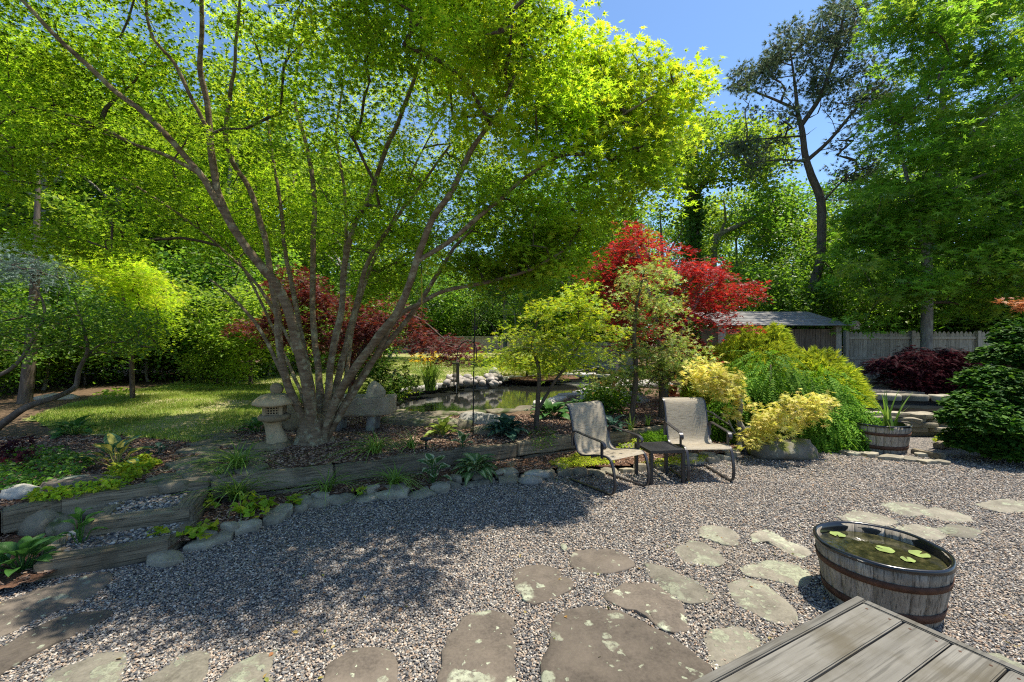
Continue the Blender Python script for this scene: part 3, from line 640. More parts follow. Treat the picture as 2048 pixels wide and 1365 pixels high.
def grow(trunks, targets, rng, seg=0.3, rt=0.006, up=1.0, wob=0.06, rmax=0.06, near=0.0, expo=0.5):
    nodes = []; par = []; base_r = []
    for pts, rad in trunks:
        st = len(nodes)
        for i, (p, r_) in enumerate(zip(pts, rad)):
            nodes.append(np.array(p, float)); par.append(st + i - 1 if i else -1); base_r.append(r_)
    nt0 = len(nodes); A = np.array(nodes)
    T = np.asarray(targets, float); order = np.argsort([np.min(np.linalg.norm(A - t, axis=1)) for t in T])
    cap = len(nodes) + len(T) * 14; B = np.zeros((cap, 3)); B[:len(nodes)] = A; cnt = len(nodes)
    parent = np.full(cap, -1); parent[:cnt] = par; paths = []
    for ti in order:
        t = T[ti]; dv = t - B[:cnt]; d = np.linalg.norm(dv, axis=1) + 1.3 * np.maximum(0, -dv[:, 2] + near)
        j = int(np.argmin(d)); a = B[j].copy(); L = np.linalg.norm(t - a); k = int(min(12, max(2, math.ceil(L / seg))))
        h = t - a; mid = a + h * 0.5 + np.array([0, 0, 1]) * L * 0.12 * up + rng.normal(0, wob, 3) * L
        ids = [j]; prev = j
        for s in range(1, k + 1):
            u = s / k; p = (1 - u) ** 2 * a + 2 * u * (1 - u) * mid + u * u * t
            if s < k: p = p + rng.normal(0, 0.018, 3)
            if cnt >= cap: break
            B[cnt] = p; parent[cnt] = prev; ids.append(cnt); prev = cnt; cnt += 1
        paths.append(ids)
    tips = np.zeros(cnt)
    for ids in paths: tips[ids[-1]] += 1
    for i in range(cnt - 1, -1, -1):
        if parent[i] >= 0: tips[parent[i]] += tips[i]
    rad = np.minimum(rt * np.maximum(tips, 1) ** expo, rmax)
    return B, rad, paths
def tubes_mesh(name, B, rad, paths, mat, k=5, rtip=0.35):
    mb = MB()
    for ids in paths:
        r_ = [rad[i] for i in ids]; r_[0] = r_[1] if len(r_) > 1 else r_[0]; r_[-1] *= rtip
        mb.tube([Vector(B[i]) for i in ids], r_, k, False)
    return mesh_py(name, mb.V, mb.T, mat, True)
def make_tree(name, label, cat, base, trunks, targets, leaf_sets, bark, twigm, rng, group=None, trunk_name='trunk', grow_kw={}, k=9, tw_k=5):
    """trunks in world coords [(pts, radii)], leaf_sets: list of (pos,nrm,dir,size,tmpl,mat)"""
    root = empty(name, base, label, cat, group); b = Vector(base); nb = np.array(b)
    tr = []
    for pts, rad in trunks:
        p2, r2 = resample([Vector(p) - b for p in pts], rad); tr.append((p2, r2))
        mb = MB(); mb.tube(p2, r2, k, False)
        sd = rng.random() * 40
        V = []
        for v in mb.V:
            q = Vector(v); V.append(q + Vector((noise.noise(q * 5 + Vector((sd, 0, 0))), noise.noise(q * 5 + Vector((0, sd, 0))), 0)) * 0.012)
        link(trunk_name, mesh_py(trunk_name, V, mb.T, bark, True), root)
    if len(targets):
        B, rad, paths = grow(tr, np.asarray(targets) - nb, rng, **grow_kw)
        link('branches', tubes_mesh('branches', B, rad, paths, twigm, tw_k), root)['kind'] = 'stuff'
    for pos, nr, dr, sz, tm, mt in leaf_sets:
        o = link('crown', leaf_mesh('crown', pos - nb, nr, dr, sz, tm, mt), root); o['kind'] = 'stuff'
    return root

# ------------------------------------------------------------------ timber walls, steps, edging
def beam(name, a, b, w_, h_, z0, mat, parent, bev=0.012, back=True, seed=0):
    a = Vector((a[0], a[1], 0)); b = Vector((b[0], b[1], 0)); d = b - a; L = d.length
    bm = bmesh.new(); bmesh.ops.create_cube(bm, size=1)
    bmesh.ops.scale(bm, vec=(L, w_, h_), verts=bm.verts)
    le = [e for e in bm.edges if abs(e.verts[0].co.x - e.verts[1].co.x) > L * .5]
    bmesh.ops.subdivide_edges(bm, edges=le, cuts=max(2, int(L / .16)), use_grid_fill=True)
    bmesh.ops.bevel(bm, geom=[e for e in bm.edges if e.calc_face_angle(0) > .5], offset=bev, segments=2, affect='EDGES')
    sd = random.random() * 60
    for v in bm.verts:
        q = v.co * 3.2 + Vector((sd, 0, 0)); v.co += Vector((0, noise.noise(q + Vector((0, 7, 0))), noise.noise(q))) * .016 + noise.noise_vector(v.co * 17) * .004
    me = bpy.data.meshes.new(name); bm.to_mesh(me); bm.free(); me.materials.append(mat)
    n = Vector((-d.y, d.x, 0)).normalized(); c = (a + b) / 2 + n * (w_ / 2 if back else 0)
    return link(name, me, parent, (c.x, c.y, z0 + h_ / 2), (0, 0, math.atan2(d.y, d.x)))
wall = empty('timber_retaining_wall', (WALL[3].x, WALL[3].y, 0), 'long low weathered timber wall holding back the mulch bed behind the gravel', 'retaining wall')
wallT = Matrix.Translation(-Vector((WALL[3].x, WALL[3].y, 0)))
def W(p): return wallT @ Vector((p[0], p[1], 0))
for i in range(len(WALL) - 1):
    a, b = W(WALL[i]), W(WALL[i + 1]); d = (b - a).normalized()
    beam('timber', a + d * 0.006, b - d * 0.006 + (d * 0.16 if i == 1 else Vector()), 0.17, 0.19 + (0.03 if i in (0, 2) else 0), 0.075 + (0.012 if i % 2 else 0), M['timber'], wall)
    if i > 1: beam('timber', a + d * 0.1, b + d * 0.05, 0.15, 0.13, -0.06, M['timber'], wall)
steps = empty('timber_steps', (-3.0, 3.4, 0), 'two rough timber box steps filled with gravel, leading up to the lawn', 'steps')
def S(x, y): return (x + 3.0, y - 3.4)
beam('timber', S(-3.27, 3.00), S(-2.62, 3.37), 0.15, 0.14, -0.02, M['timber'], steps)
beam('timber', S(-2.62, 3.40), S(-2.70, 3.78), 0.15, 0.125, -0.02, M['timber'], steps)
beam('timber', S(-3.66, 3.44), S(-3.28, 3.06), 0.14, 0.13, -0.02, M['timber'], steps, back=True)
beam('timber', S(-3.40, 3.45), S(-2.76, 3.78), 0.15, 0.22, -0.01, M['timber'], steps)
beam('timber', S(-2.74, 3.79), S(-2.93, 4.25), 0.15, 0.235, -0.01, M['timber'], steps)
beam('timber', S(-3.62, 3.95), S(-3.42, 3.50), 0.13, 0.215, -0.01, M['timber'], steps)
def tread(poly, z):
    me = mesh_py('tread_gravel', [(*S(x, y), z) for x, y in poly], [tuple(range(len(poly)))], M['gravel']); return link('tread_gravel', me, steps)
tr1 = [(-3.25, 3.1), (-2.68, 3.42), (-2.80, 3.8), (-3.5, 3.5)]; tr2 = [(-3.40, 3.55), (-2.80, 3.88), (-3.0, 4.4), (-3.7, 4.1)]
tread(tr1, 0.095); tread(tr2, 0.19)
for pl, z, nn in ((tr1, 0.1, 900), (tr2, 0.195, 900)):
    x = rg.uniform(-3.7, -2.6, nn * 3); y = rg.uniform(3.0, 4.5, nn * 3); k = inpoly(x, y, pl); x, y = x[k], y[k]; n = len(x); s = 0.012 * rg.uniform(0.6, 1.6, n)
    gn_scatter('gravel', np.stack([x, y, np.full(n, z)], 1), np.stack([rg.normal(0, .3, n), rg.normal(0, .3, n), rg.random(n) * 6], 1), np.stack([s, s * .8, s * .6], 1), palette[rg.choice(len(palette), n, p=pw / pw.sum())] * 0.9, M['pebble'])
tag(beam('broken_board', G(108, 1026, 0.12), G(215, 1001, 0.12), 0.07, 0.03, 0.12, wood_mat('split_wood', (0.26, 0.13, 0.06), (0.42, 0.24, 0.12), 0), None), 'orange brown split board lying at the foot of the timber wall by the steps', 'board')

edging = empty('stone_edging', (0, 5.2, 0), 'row of flat slate stones edging the mulch bed along the gravel', 'stone edging')
ep = smooth_path(EDGE, 12); acc = 0; last = ep[0]; k = 0; target = 0.2
for i in range(1, len(ep)):
    acc += (ep[i] - ep[i - 1]).length
    if acc >= target:
        c = (last + ep[i]) / 2; d = ep[i] - last; ang = math.atan2(d.y, d.x)
        o = link('stone', stone_mesh('stone', blob_outline(acc * 0.50, rs.uniform(0.08, 0.17), rs, 10, ang, 0.32), rs.uniform(0.02, 0.06), M['slate'], rs, sub=1, smooth=False, bumpy=0.022, inset=0.93), edging, (c.x + rs.uniform(-.015, .015), c.y - 5.2 + rs.uniform(-.03, .03), 0.004), (rs.uniform(-.2, .2), rs.uniform(-.16, .16), 0))
        if rs.random() < 0.45:
            link('stone', stone_mesh('stone', blob_outline(acc * 0.4, 0.09, rs, 9, ang, 0.32), 0.035, M['slate'], rs, bumpy=0.015, sub=1, smooth=False), edging, (c.x, c.y - 5.2 + 0.12, 0.05), (rs.uniform(-.2, .2), rs.uniform(-.2, .2), 0))
        acc = 0; last = ep[i]; target = rs.choice([0.16, 0.24, 0.30, 0.38, 0.2])
for px_, py_, r1, r2 in ((1075, 950, .17, .1), (1060, 962, .14, .09)):
    c = G(px_, py_, 0.03); link('stone', boulder_mesh('stone', (r1, r2, 0.06), M['granite'], px_, 2), edging, (c.x, c.y - 5.2, 0.03))
edg2 = empty('stone_edging', (5.3, 6.4, 0), 'short row of flat stones in front of the barrel planter by the weeping conifer', 'stone edging')
for px_, py_, rx in ((1655, 893, .1), (1700, 905, .14), (1738, 908, .10), (1782, 914, .17), (1820, 917, .11), (1850, 921, .13), (1842, 908, .12), (1872, 910, .1), (1885, 922, .1)):
    c = G(px_, py_, 0.03); link('stone', stone_mesh('stone', blob_outline(rx, 0.10, rs, 9, rs.uniform(-.3, .3), .32), rs.uniform(.03, .06), M['slate'], rs, sub=1, smooth=False), edg2, (c.x - 5.3, c.y - 6.4, 0), (rs.uniform(-.1, .1), rs.uniform(-.1, .1), 0))
tag(beam('edging_timber', G(1820, 905, 0.02), G(1880, 918, 0.02), 0.10, 0.08, 0.0, M['timber'], None), 'short grey timber lying behind the right barrel planter stones', 'timber')
tag(beam('path_timber', G(1885, 897, 0.02), G(1938, 876, 0.02), 0.12, 0.08, 0.0, M['timber'], None), 'dark timber beam on the ground below the dark green cypress', 'timber')

# flagstone path on the upper level
fp = empty('flagstone_path', (-3.6, 5.3, 0), kind='structure')
for poly in ([(350,945),(420,935),(470,942),(440,955),(370,962)], [(330,930),(385,915),(440,922),(400,935),(350,940)], [(395,912),(450,900),(500,905),(475,920),(420,920)], [(350,905),(400,893),(440,897),(405,908)], [(370,890),(430,878),(480,882),(450,893)], [(450,890),(500,884),(530,895),(490,900)], [(290,960),(345,948),(380,965),(320,975)], [(480,905),(520,905),(545,918),(500,925)], [(390,876),(440,868),(480,872),(440,878)], [(455,940),(510,925),(540,935),(490,950)]):
    wp = [G(a, b, 0.28) for a, b in poly]; c = sum(wp, Vector()) / len(wp)
    link('stone', stone_mesh('stone', [(p.x - c.x, p.y - c.y) for p in wp], 0.05, M['shade_stone'], rs, bumpy=0.015), fp, (c.x + 3.6, c.y - 5.3, 0.25))

# pond edging
pe = empty('pond_edging', (0, 9, 0), 'rim of flat grey slabs laid around the dark garden pond', 'pond edging')
pp = smooth_path(POND + [POND[0]], 14); acc = 0; last = pp[0]; target = 0.5
for i in range(1, len(pp)):
    acc += (pp[i] - pp[i - 1]).length
    if acc >= target:
        c = (last + pp[i]) / 2; d = pp[i] - last; ang = math.atan2(d.y, d.x); nrm_ = Vector((-d.y, d.x, 0)).normalized()
        c2 = c - nrm_ * 0.06; zz = float(hz(c2.x, c2.y))
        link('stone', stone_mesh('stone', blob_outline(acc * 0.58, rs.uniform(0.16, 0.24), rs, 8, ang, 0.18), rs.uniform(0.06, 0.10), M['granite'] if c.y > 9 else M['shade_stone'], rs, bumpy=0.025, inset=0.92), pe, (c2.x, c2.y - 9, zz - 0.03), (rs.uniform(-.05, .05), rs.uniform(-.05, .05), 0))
        acc = 0; last = pp[i]; target = rs.uniform(0.35, 0.75)
rp = empty('rock_pile', (-1.2, 12.6, 0.35), 'pile of rounded pale river rocks on the far bank of the pond', 'rock pile')
for i in range(46):
    px_ = rs.uniform(893, 1005); py_ = rs.uniform(759, 775); c = G(px_, py_, 0.36); s = rs.uniform(0.08, 0.17)
    link('stone', boulder_mesh('stone', (s, s * rs.uniform(.6, .9), s * rs.uniform(.5, .8)), M['river'], i * 3.3, 2), rp, (c.x + 1.2, c.y - 12.6, s * 0.4 + rs.uniform(0, .1)), (rs.uniform(-.4, .4), rs.uniform(-.4, .4), rs.uniform(0, 6)))
boulder('boulder', (*G(988, 752, 0.45).xy, 0.5), (0.17, 0.13, 0.26), M['granite'], 4.4, 'upright pale rock standing on the far rim of the pond', sub=2)
for (px_, py_, rx, ry, h_, lab) in ((830, 842, .62, .34, .12, 'large flat dark slab on the near pond bank beside the stone trough'), (905, 852, .30, .2, .14, 'rounded slab beside the yellow green hosta at the pond edge')):
    c = G(px_, py_, 0.33); tag(link('slab', stone_mesh('slab', blob_outline(rx, ry, rs, 8, -.15, .15), h_, M['shade_stone'], rs, sub=3, bumpy=0.03), None, (c.x, c.y, 0.27)), lab, 'rock')
boulder('boulder', (*G(955, 842, 0.33).xy, 0.33), (0.42, 0.24, 0.15), M['granite'], 9.1, 'pale boulder behind the shepherd hook at the near pond edge')
boulder('boulder', (*G(975, 862, 0.3).xy, 0.28), (0.30, 0.18, 0.11), M['shade_stone'], 2.7, 'low dark rock left of the blue green hosta')
boulder('boulder', (*G(893, 858, 0.3).xy, 0.29), (0.16, 0.12, 0.09), M['shade_stone'], 12.7, 'small mossy rock below the yellow green hosta')
boulder('boulder', (*G(1230, 800, 0.35).xy, 0.36), (0.75, 0.45, 0.22), M['granite'], 6.2, 'heap like pale rock behind the slim variegated maple trunk')
boulder('boulder', (*G(1300, 770, 0.35).xy, 0.35), (0.6, 0.3, 0.14), M['granite'], 7.7, 'flat pale rock at the pond end behind the variegated maple')
boulder('boulder', (*G(1565, 898, 0.1).xy, 0.10), (0.50, 0.30, 0.19), M['mossrock'], 3.3, 'broad mossy boulder under the yellow maple', flat=0.13)
boulder('boulder', (*G(82, 1060, 0.05).xy, 0.09), (0.18, 0.14, 0.13), M['shade_stone'], 5.3, 'rounded grey boulder left of the timber steps')
boulder('boulder', (*G(124, 1062, 0.05).xy, 0.07), (0.12, 0.10, 0.09), M['shade_stone'], 8.3, 'smaller grey boulder touching the steps timber')
boulder('boulder', (*G(140, 1080, 0.05).xy, 0.06), (0.08, 0.06, 0.05), M['granite'], 18.3, 'fist sized grey stone beside the green weed at the steps')
boulder('boulder', (*G(165, 972, 0.28).xy, 0.29), (0.34, 0.22, 0.09), M['stone'], 13.3, 'flat dark boulder with a lichen patch among lime ground cover', flat=0.05)
boulder('boulder', (*G(42, 990, 0.28).xy, 0.29), (0.17, 0.1, 0.08), M['granite'], 14.1, 'pale grey rock at the edge of the lime ground cover')
boulder('boulder', (*G(112, 802, 0.3).xy, 0.33), (0.45, 0.3, 0.13), M['river'], 15.5, 'long pale rock lying on the far left lawn edge')
boulder('boulder', (*G(1258, 905, 0.05).xy, 0.06), (0.14, 0.1, 0.12), M['shade_stone'], 16.2, 'dark rock between the two patio chairs behind the table')
boulder('boulder', (*G(648, 893, 0.28).xy, 0.31), (0.07, 0.06, 0.06), M['granite'], 17.2, 'small rounded stone at the foot of the big maple')

# ------------------------------------------------------------------ deck
DA = Vector((-0.885, -0.466, 0)); DB = Vector((0.466, -0.885, 0)); DC = Vector((1.557, 1.986, 0.0)); dz = 0.5
deck = empty('wooden_deck', (DC.x, DC.y, 0), 'weathered grey wooden deck corner in the bottom right foreground', 'deck')
def deckbox(name, u0, u1, v0, v1, z0, z1, mat=M['deck']):
    # u along DA, v along DB
    bm = bmesh.new(); bmesh.ops.create_cube(bm, size=1); bmesh.ops.scale(bm, vec=(u1 - u0, v1 - v0, z1 - z0), verts=bm.verts)
    bmesh.ops.bevel(bm, geom=list(bm.edges), offset=0.004, segments=2, affect='EDGES')
    me = bpy.data.meshes.new(name); bm.to_mesh(me); bm.free(); me.materials.append(mat)
    c = DA * (u0 + u1) / 2 + DB * (v0 + v1) / 2
    return link(name, me, deck, (c.x, c.y, (z0 + z1) / 2), (0, 0, math.atan2(DA.y, DA.x)))
LU, LV = 2.3, 1.35
deckbox('trim_board', 0.0, LU, 0.0, 0.036, dz - 0.15, dz + 0.003)
deckbox('trim_board', -0.0, 0.036, 0.038, LV, dz - 0.15, dz + 0.002)
v = 0.040; k = 0
while v < LV:
    deckbox('plank', 0.039, LU, v, v + 0.140, dz - 0.03, dz - 0.002 * (k % 2)); v += 0.1465; k += 1
sc_ = MB(); sc_.lathe([(0, .0012), (.0045, .0012), (.0052, 0)], 10); sme = mesh_py('screw', sc_.V, sc_.T, M['rust'])
for kk in range(9):
    for dv in (.03, .11):
        for uu in (.075, 1.05):
            c = DA * uu + DB * (.04 + kk * .1465 + dv); link('screw', sme, deck, (c.x, c.y, dz - .002 * (kk % 2)))
deckbox('fascia', 0.02, LU, 0.006, 0.03, 0.0, dz - 0.152, M['timber']); deckbox('fascia', 0.006, 0.018, 0.04, LV, 0.0, dz - 0.152, M['timber'])

# ------------------------------------------------------------------ barrel tubs
def make_barrel(name, label, loc, r0, r1, h, wz, group, seed, water=True):
    root = empty(name, loc, label, 'barrel planter', group, rz=seed)
    N = 24; th = 0.02
    def prof(z): t = z / h; return r0 + (r1 - r0) * (1.35 * t - 0.35 * t * t)
    V = []; Fs = []; da = 2 * math.pi / N * 0.492; cols = 5; rows = 6
    for inner in (0, 1):
        for i in range(rows):
            z = h * i / (rows - 1)
            for j in range(cols):
                a = -da + 2 * da * j / (cols - 1); edge = 0.004 if j in (0, cols - 1) else 0
                r = prof(z) - th * inner - (edge if not inner else 0); V.append((r * math.cos(a), r * math.sin(a), z))
    b = rows * cols
    for i in range(rows - 1):
        for j in range(cols - 1):
            q = (i * cols + j, i * cols + j + 1, (i + 1) * cols + j + 1, (i + 1) * cols + j); Fs.append(q); Fs.append(tuple(b + x for x in q[::-1]))
        for j, fl in ((0, 1), (cols - 1, 0)):
            q = (i * cols + j, (i + 1) * cols + j, b + (i + 1) * cols + j, b + i * cols + j); Fs.append(q if fl else q[::-1])
    for j in range(cols - 1):
        i = rows - 1; Fs.append((i * cols + j, i * cols + j + 1, b + i * cols + j + 1, b + i * cols + j))
    me = mesh_py('stave', V, Fs, M['stave'], True)
    for k in range(N): link('stave', me, root, (0, 0, 0), (0, 0, 2 * math.pi * k / N))
    for za, zb in ((h * 0.64, h * 0.75), (h * 0.13, h * 0.27)):
        mb = MB(); mb.lathe([(prof(za) + .001, za), (prof(za) + .006, za), (prof(zb) + .006, zb), (prof(zb) + .001, zb)], 48, close=True); mb.build('hoop', M['rust'], root, True)
    fn = lambda q, z: 1 + 0.012 * math.sin(q * 3 + seed) + 0.010 * math.sin(q * 7 + 2 * seed)
    mb = MB(); mb.lathe([(r1 * 0.90, wz - 0.12), (r1 * 0.93, h - 0.02), (r1 * 0.955, h + 0.008), (r1 * 0.985, h + 0.014), (r1 * 1.012, h + 0.006), (r1 * 1.018, h - 0.014), (r1 * 1.0, h - 0.016)], 56, fn=fn); mb.build('liner', M['liner'], root, True)
    if water:
        mb = MB(); kk = 40; mb.add([(r1 * 0.92 * math.cos(2 * math.pi * i / kk), r1 * 0.92 * math.sin(2 * math.pi * i / kk), wz) for i in range(kk)], [tuple(range(kk))]); mb.build('water', M['tubwater'], root)
    return root
TB = Vector((2.33, 2.79, 0))
tub = make_barrel('barrel_planter', 'half barrel water tub with black liner standing on gravel beside the deck', TB, 0.285, 0.343, 0.36, 0.31, 'half barrels with black liners', 0.4)
hole = MB(); hole.lathe([(0.0, 0), (0.022, 0.0), (0.024, -0.004)], 16)
q = math.atan2(-0.343 * 0.80, -0.343 * 0.25) - 0.4
hb = hole.build('bung_hole', M['hole'], tub); hb.location = (0.331 * math.cos(q), 0.331 * math.sin(q), 0.315); hb.rotation_euler = (0, R(90), q)
lily = empty('water_lily', (TB.x, TB.y, 0.313), 'floating round green lily pads in the near barrel tub', 'water lily')
for x, y, r_, rot_ in ((0.06, 0.03, 0.05, 2.2), (0.225, -0.03, 0.052, 0.3), (0.09, -0.10, 0.036, 1.2), (-0.08, 0.25, 0.045, 4.0)):
    mb = MB(); kk = 22; pts = [(0, 0, 0.0)] + [(r_ * math.cos(0.25 + i / kk * 5.85), r_ * math.sin(0.25 + i / kk * 5.85), 0.003 + 0.002 * math.sin(i * 1.3)) for i in range(kk + 1)]
    mb.add(pts, [(0, i + 1, i + 2) for i in range(kk)]); mb.build('pad', M['pad'], lily, True, (x, y, 0.0), (0, 0, rot_))
B2 = Vector((5.62, 6.75, 0.0))
make_barrel('barrel_planter', 'half barrel planter with sprouting blades beside the weeping green conifer', B2, 0.33, 0.385, 0.40, 0.34, 'half barrels with black liners', 1.7)

# ------------------------------------------------------------------ patio chairs and table
def make_chair(label, loc, ang):
    root = empty('patio_chair', loc, label, 'patio chair', 'beige sling patio chairs', rz=ang)
    # local: front is -y, x is across
    hw = 0.265
    side = [(0.33, 0.014), (0.1, 0.014), (-0.2, 0.014), (-0.30, 0.016), (-0.355, 0.05), (-0.375, 0.14), (-0.36, 0.26), (-0.325, 0.36), (-0.26, 0.405), (-0.12, 0.395), (0.05, 0.355), (0.14, 0.345), (0.205, 0.375), (0.245, 0.45), (0.28, 0.58), (0.315, 0.72), (0.35, 0.83), (0.385, 0.875), (0.43, 0.885)]
    sp = smooth_path([(0, a, b) for a, b in side], 4)
    for s in (-1, 1):
        mb = MB(); mb.ribbon([(s * hw, p.y, p.z) for p in sp], (1, 0, 0), 0.018 if False else 0.030, 0.016); mb.build('side_frame', M['frame'], root)
        mb = MB(); arm = smooth_path([(0, 0.262, 0.43), (0, 0.268, 0.52), (0, 0.255, 0.585), (0, 0.215, 0.605), (0, 0.1, 0.592), (0, -0.1, 0.572), (0, -0.20, 0.562), (0, -0.245, 0.54), (0, -0.255, 0.505), (0, -0.235, 0.485)], 4)
        mb.ribbon([(s * (hw + 0.028), p.y, p.z) for p in arm], (1, 0, 0), 0.042, 0.010); mb.build('armrest', M['frame'], root)
        mb = MB(); mb.box((s * (hw + 0.022), -0.205, 0.47), (0.016, 0.032, 0.17)); mb.build('arm_post', M['frame'], root)
    mb = MB(); mb.tube([(-hw, 0.33, 0.014), (hw, 0.33, 0.014)], 0.012, 8); mb.build('rear_rail', M['frame'], root)
    mb = MB(); mb.tube([(-hw, -0.02, 0.355), (hw, -0.02, 0.355)], 0.012, 8); mb.build('seat_brace', M['frame'], root)
    sl_ = [p for p in sp if p.z > 0.34 or p.y > 0.1]; i0 = next(i for i, p in enumerate(sp) if p.z > 0.37)
    line = sp[i0:]; V = []; UV = []; Fs = []; nc = 7; L = 0
    nrm2 = []
    for i, p in enumerate(line):
        t = (line[min(i + 1, len(line) - 1)] - line[max(i - 1, 0)]).normalized(); nrm2.append(Vector((0, -t.z, t.y)))
    for sgn in (0, 1):
        L = 0
        for i, p in enumerate(line):
            if i: L += (p - line[i - 1]).length
            for j in range(nc):
                u = -1 + 2 * j / (nc - 1); sag = 0.016 * (1 - u * u) * min(1, min(i, len(line) - 1 - i) / 4)
                off = nrm2[i] * (-(sag) + (0.009 if sgn == 0 else 0.006)) * (-1)
                V.append((u * (hw - 0.004), p.y + off.y * -1, p.z + off.z * -1)); UV.append((u, L))
    nl = len(line); b = nl * nc
    for i in range(nl - 1):
        for j in range(nc - 1):
            q = (i * nc + j, i * nc + j + 1, (i + 1) * nc + j + 1, (i + 1) * nc + j); Fs.append(q); Fs.append(tuple(b + x for x in q[::-1]))
    me = mesh_py('sling', V, Fs, M['sling'], True); uvl = me.uv_layers.new(name='UVMap')
    for lp in me.loops: uvl.data[lp.index].uv = UV[lp.vertex_index]
    link('sling', me, root)
    return root
make_chair('patio chair turned toward the right, nearer the timber wall corner, left of the table', (1.10, 5.08, 0), R(33))
make_chair('patio chair facing straight ahead beside the yellow maple, right of the table', (2.29, 5.46, 0), R(2))
tb = empty('side_table', (1.76, 5.27, 0), 'small square black slatted side table between the two chairs', 'table', rz=R(9))
tw_, th_ = 0.43, 0.395
for i in range(7):
    mb = MB(); mb.box((-(tw_ / 2 - 0.028) + (i + 0.5) * (tw_ - 0.056) / 7, 0, th_ - 0.008), (0.041, tw_ - 0.06, 0.014)); mb.build('slat', M['table'], tb, rot=(0, 0, R(90)))
for s in (-1, 1):
    mb = MB(); mb.box((s * (tw_ / 2 - 0.015), 0, th_ - 0.018), (0.028, tw_, 0.036)); mb.build('apron', M['table'], tb)
    mb = MB(); mb.box((0, s * (tw_ / 2 - 0.0145), th_ - 0.019), (tw_ - 0.06, 0.028, 0.034)); mb.build('apron', M['table'], tb)
    for s2 in (-1, 1):
        mb = MB(); mb.box((s * (tw_ / 2 - 0.0185), s2 * (tw_ / 2 - 0.0185), (th_ - 0.037) / 2), (0.036, 0.036, th_ - 0.037)); mb.build('leg', M['table'], tb)

# ------------------------------------------------------------------ stone lantern and trough
LB = Vector((-3.03, 5.62, 0.27)); lan = empty('stone_lantern', LB, 'weathered stone garden lantern with domed roof beside the big maple trunk', 'lantern', rz=0.25)
tw = lambda q, z: 1 + 0.06 * math.sin(3 * q + z * 9)
mb = MB(); mb.lathe([(0.0, 0.0), (0.24, 0.0), (0.25, 0.04), (0.20, 0.085), (0.13, 0.10), (0.0, 0.10)], 24, fn=lambda q, z: 1 + 0.05 * math.sin(5 * q)); mb.build('base', M['concrete'], lan, True)
mb = MB(); mb.lathe([(0.135, 0.09), (0.125, 0.13), (0.105, 0.20), (0.095, 0.28), (0.105, 0.34), (0.12, 0.365), (0, 0.365)], 24, fn=tw); mb.build('column', M['concrete'], lan, True)
mb = MB(); mb.lathe([(0.0, 0.35), (0.14, 0.36), (0.185, 0.385), (0.19, 0.425), (0.165, 0.45), (0.0, 0.452)], 20); mb.build('platform', M['concrete'], lan, True)
fb = MB(); s_ = 0.115
for sx, sy in ((-1, -1), (1, -1), (1, 1), (-1, 1)): fb.box((sx * (s_ - 0.02), sy * (s_ - 0.02), 0.52), (0.04, 0.04, 0.14))
for a in range(4):
    Mr = Matrix.Rotation(a * math.pi / 2, 3, 'Z')
    for i in range(5): c = Mr @ Vector((-0.064 + i * 0.032, -s_ + 0.014, 0.52)); fb.box(c, (0.012, 0.012, 0.136), Mr)
    for i in range(5): c = Mr @ Vector((0, -s_ + 0.013, 0.458 + i * 0.031)); fb.box(c, (0.155, 0.011, 0.012), Mr)
fb.build('light_chamber', M['concrete'], lan); mb = MB(); mb.box((0, 0, 0.52), (0.17, 0.17, 0.12)); mb.build('chamber_shade', M['hole'], lan)  # dark box filling the hollow chamber paints its inner shade
mb = MB(); mb.lathe([(0.0, 0.575), (0.18, 0.565), (0.24, 0.572), (0.252, 0.59), (0.245, 0.618), (0.215, 0.655), (0.16, 0.69), (0.09, 0.71), (0, 0.715)], 30, fn=lambda q, z: 1 + 0.03 * math.sin(6 * q) + 0.02 * math.sin(11 * q)); mb.build('roof', M['concrete'], lan, True)
mb = MB(); mb.lathe([(0, -0.025), (0.066, -0.027), (0.076, -0.012), (0.076, 0.012), (0.066, 0.027), (0, 0.025)], 22); mb.build('finial', M['concrete'], lan, True, (0.02, 0, 0.765), (R(90), 0, 0))
for c_ in lan.children:
    if c_.name.split('.')[0] in ('base', 'column', 'platform', 'roof', 'finial'):
        for v_ in c_.data.vertices:
            v_.co += noise.noise_vector(v_.co * 9) * .011 + noise.noise_vector(v_.co * 26) * .005
            if c_.name.startswith('column'): v_.co.x += .022 * math.sin(v_.co.z * 14)
boulder('boulder', (*G(585, 858, 0.3).xy, 0.48), (0.20, 0.16, 0.22), M['concrete'], 21.1, 'rounded stone standing behind the lantern against the maple stems')
TR = Vector((-2.34, 6.75, 0.27)); tro = empty('stone_trough', TR, 'long rough stone trough raised on stubby legs behind the maple trunk', 'trough', rz=-0.03)
bm = bmesh.new(); bmesh.ops.create_cube(bm, size=1); bmesh.ops.scale(bm, vec=(1.05, 0.42, 0.26), verts=bm.verts)
bmesh.ops.subdivide_edges(bm, edges=list(bm.edges), cuts=7, use_grid_fill=True)
for v_ in bm.verts:
    q = v_.co
    if q.z > 0.1 and abs(q.x) < 0.44 and abs(q.y) < 0.14: q.z -= 0.13
    nn = noise.noise_vector(q * 4) * 0.035; v_.co = q + nn
    if q.z < -0.1: v_.co.z += 0.10 * max(0, abs(q.x) - 0.35)
me = bpy.data.meshes.new('basin'); bm.to_mesh(me); bm.free(); me.materials.append(M['trough']); me.polygons.foreach_set('use_smooth', [True] * len(me.polygons))
link('basin', me, tro, (0, 0, 0.40))
for x, y in ((-0.32, -0.1), (0.20, -0.1), (-0.32, 0.12), (0.2, 0.12)):
    mb = MB(); mb.tube([(x, y, 0), (x + 0.01, y, 0.14), (x + 0.03, y, 0.30)], [0.075, 0.065, 0.07], 9); mb.build('leg', M['greybark'], tro, True)
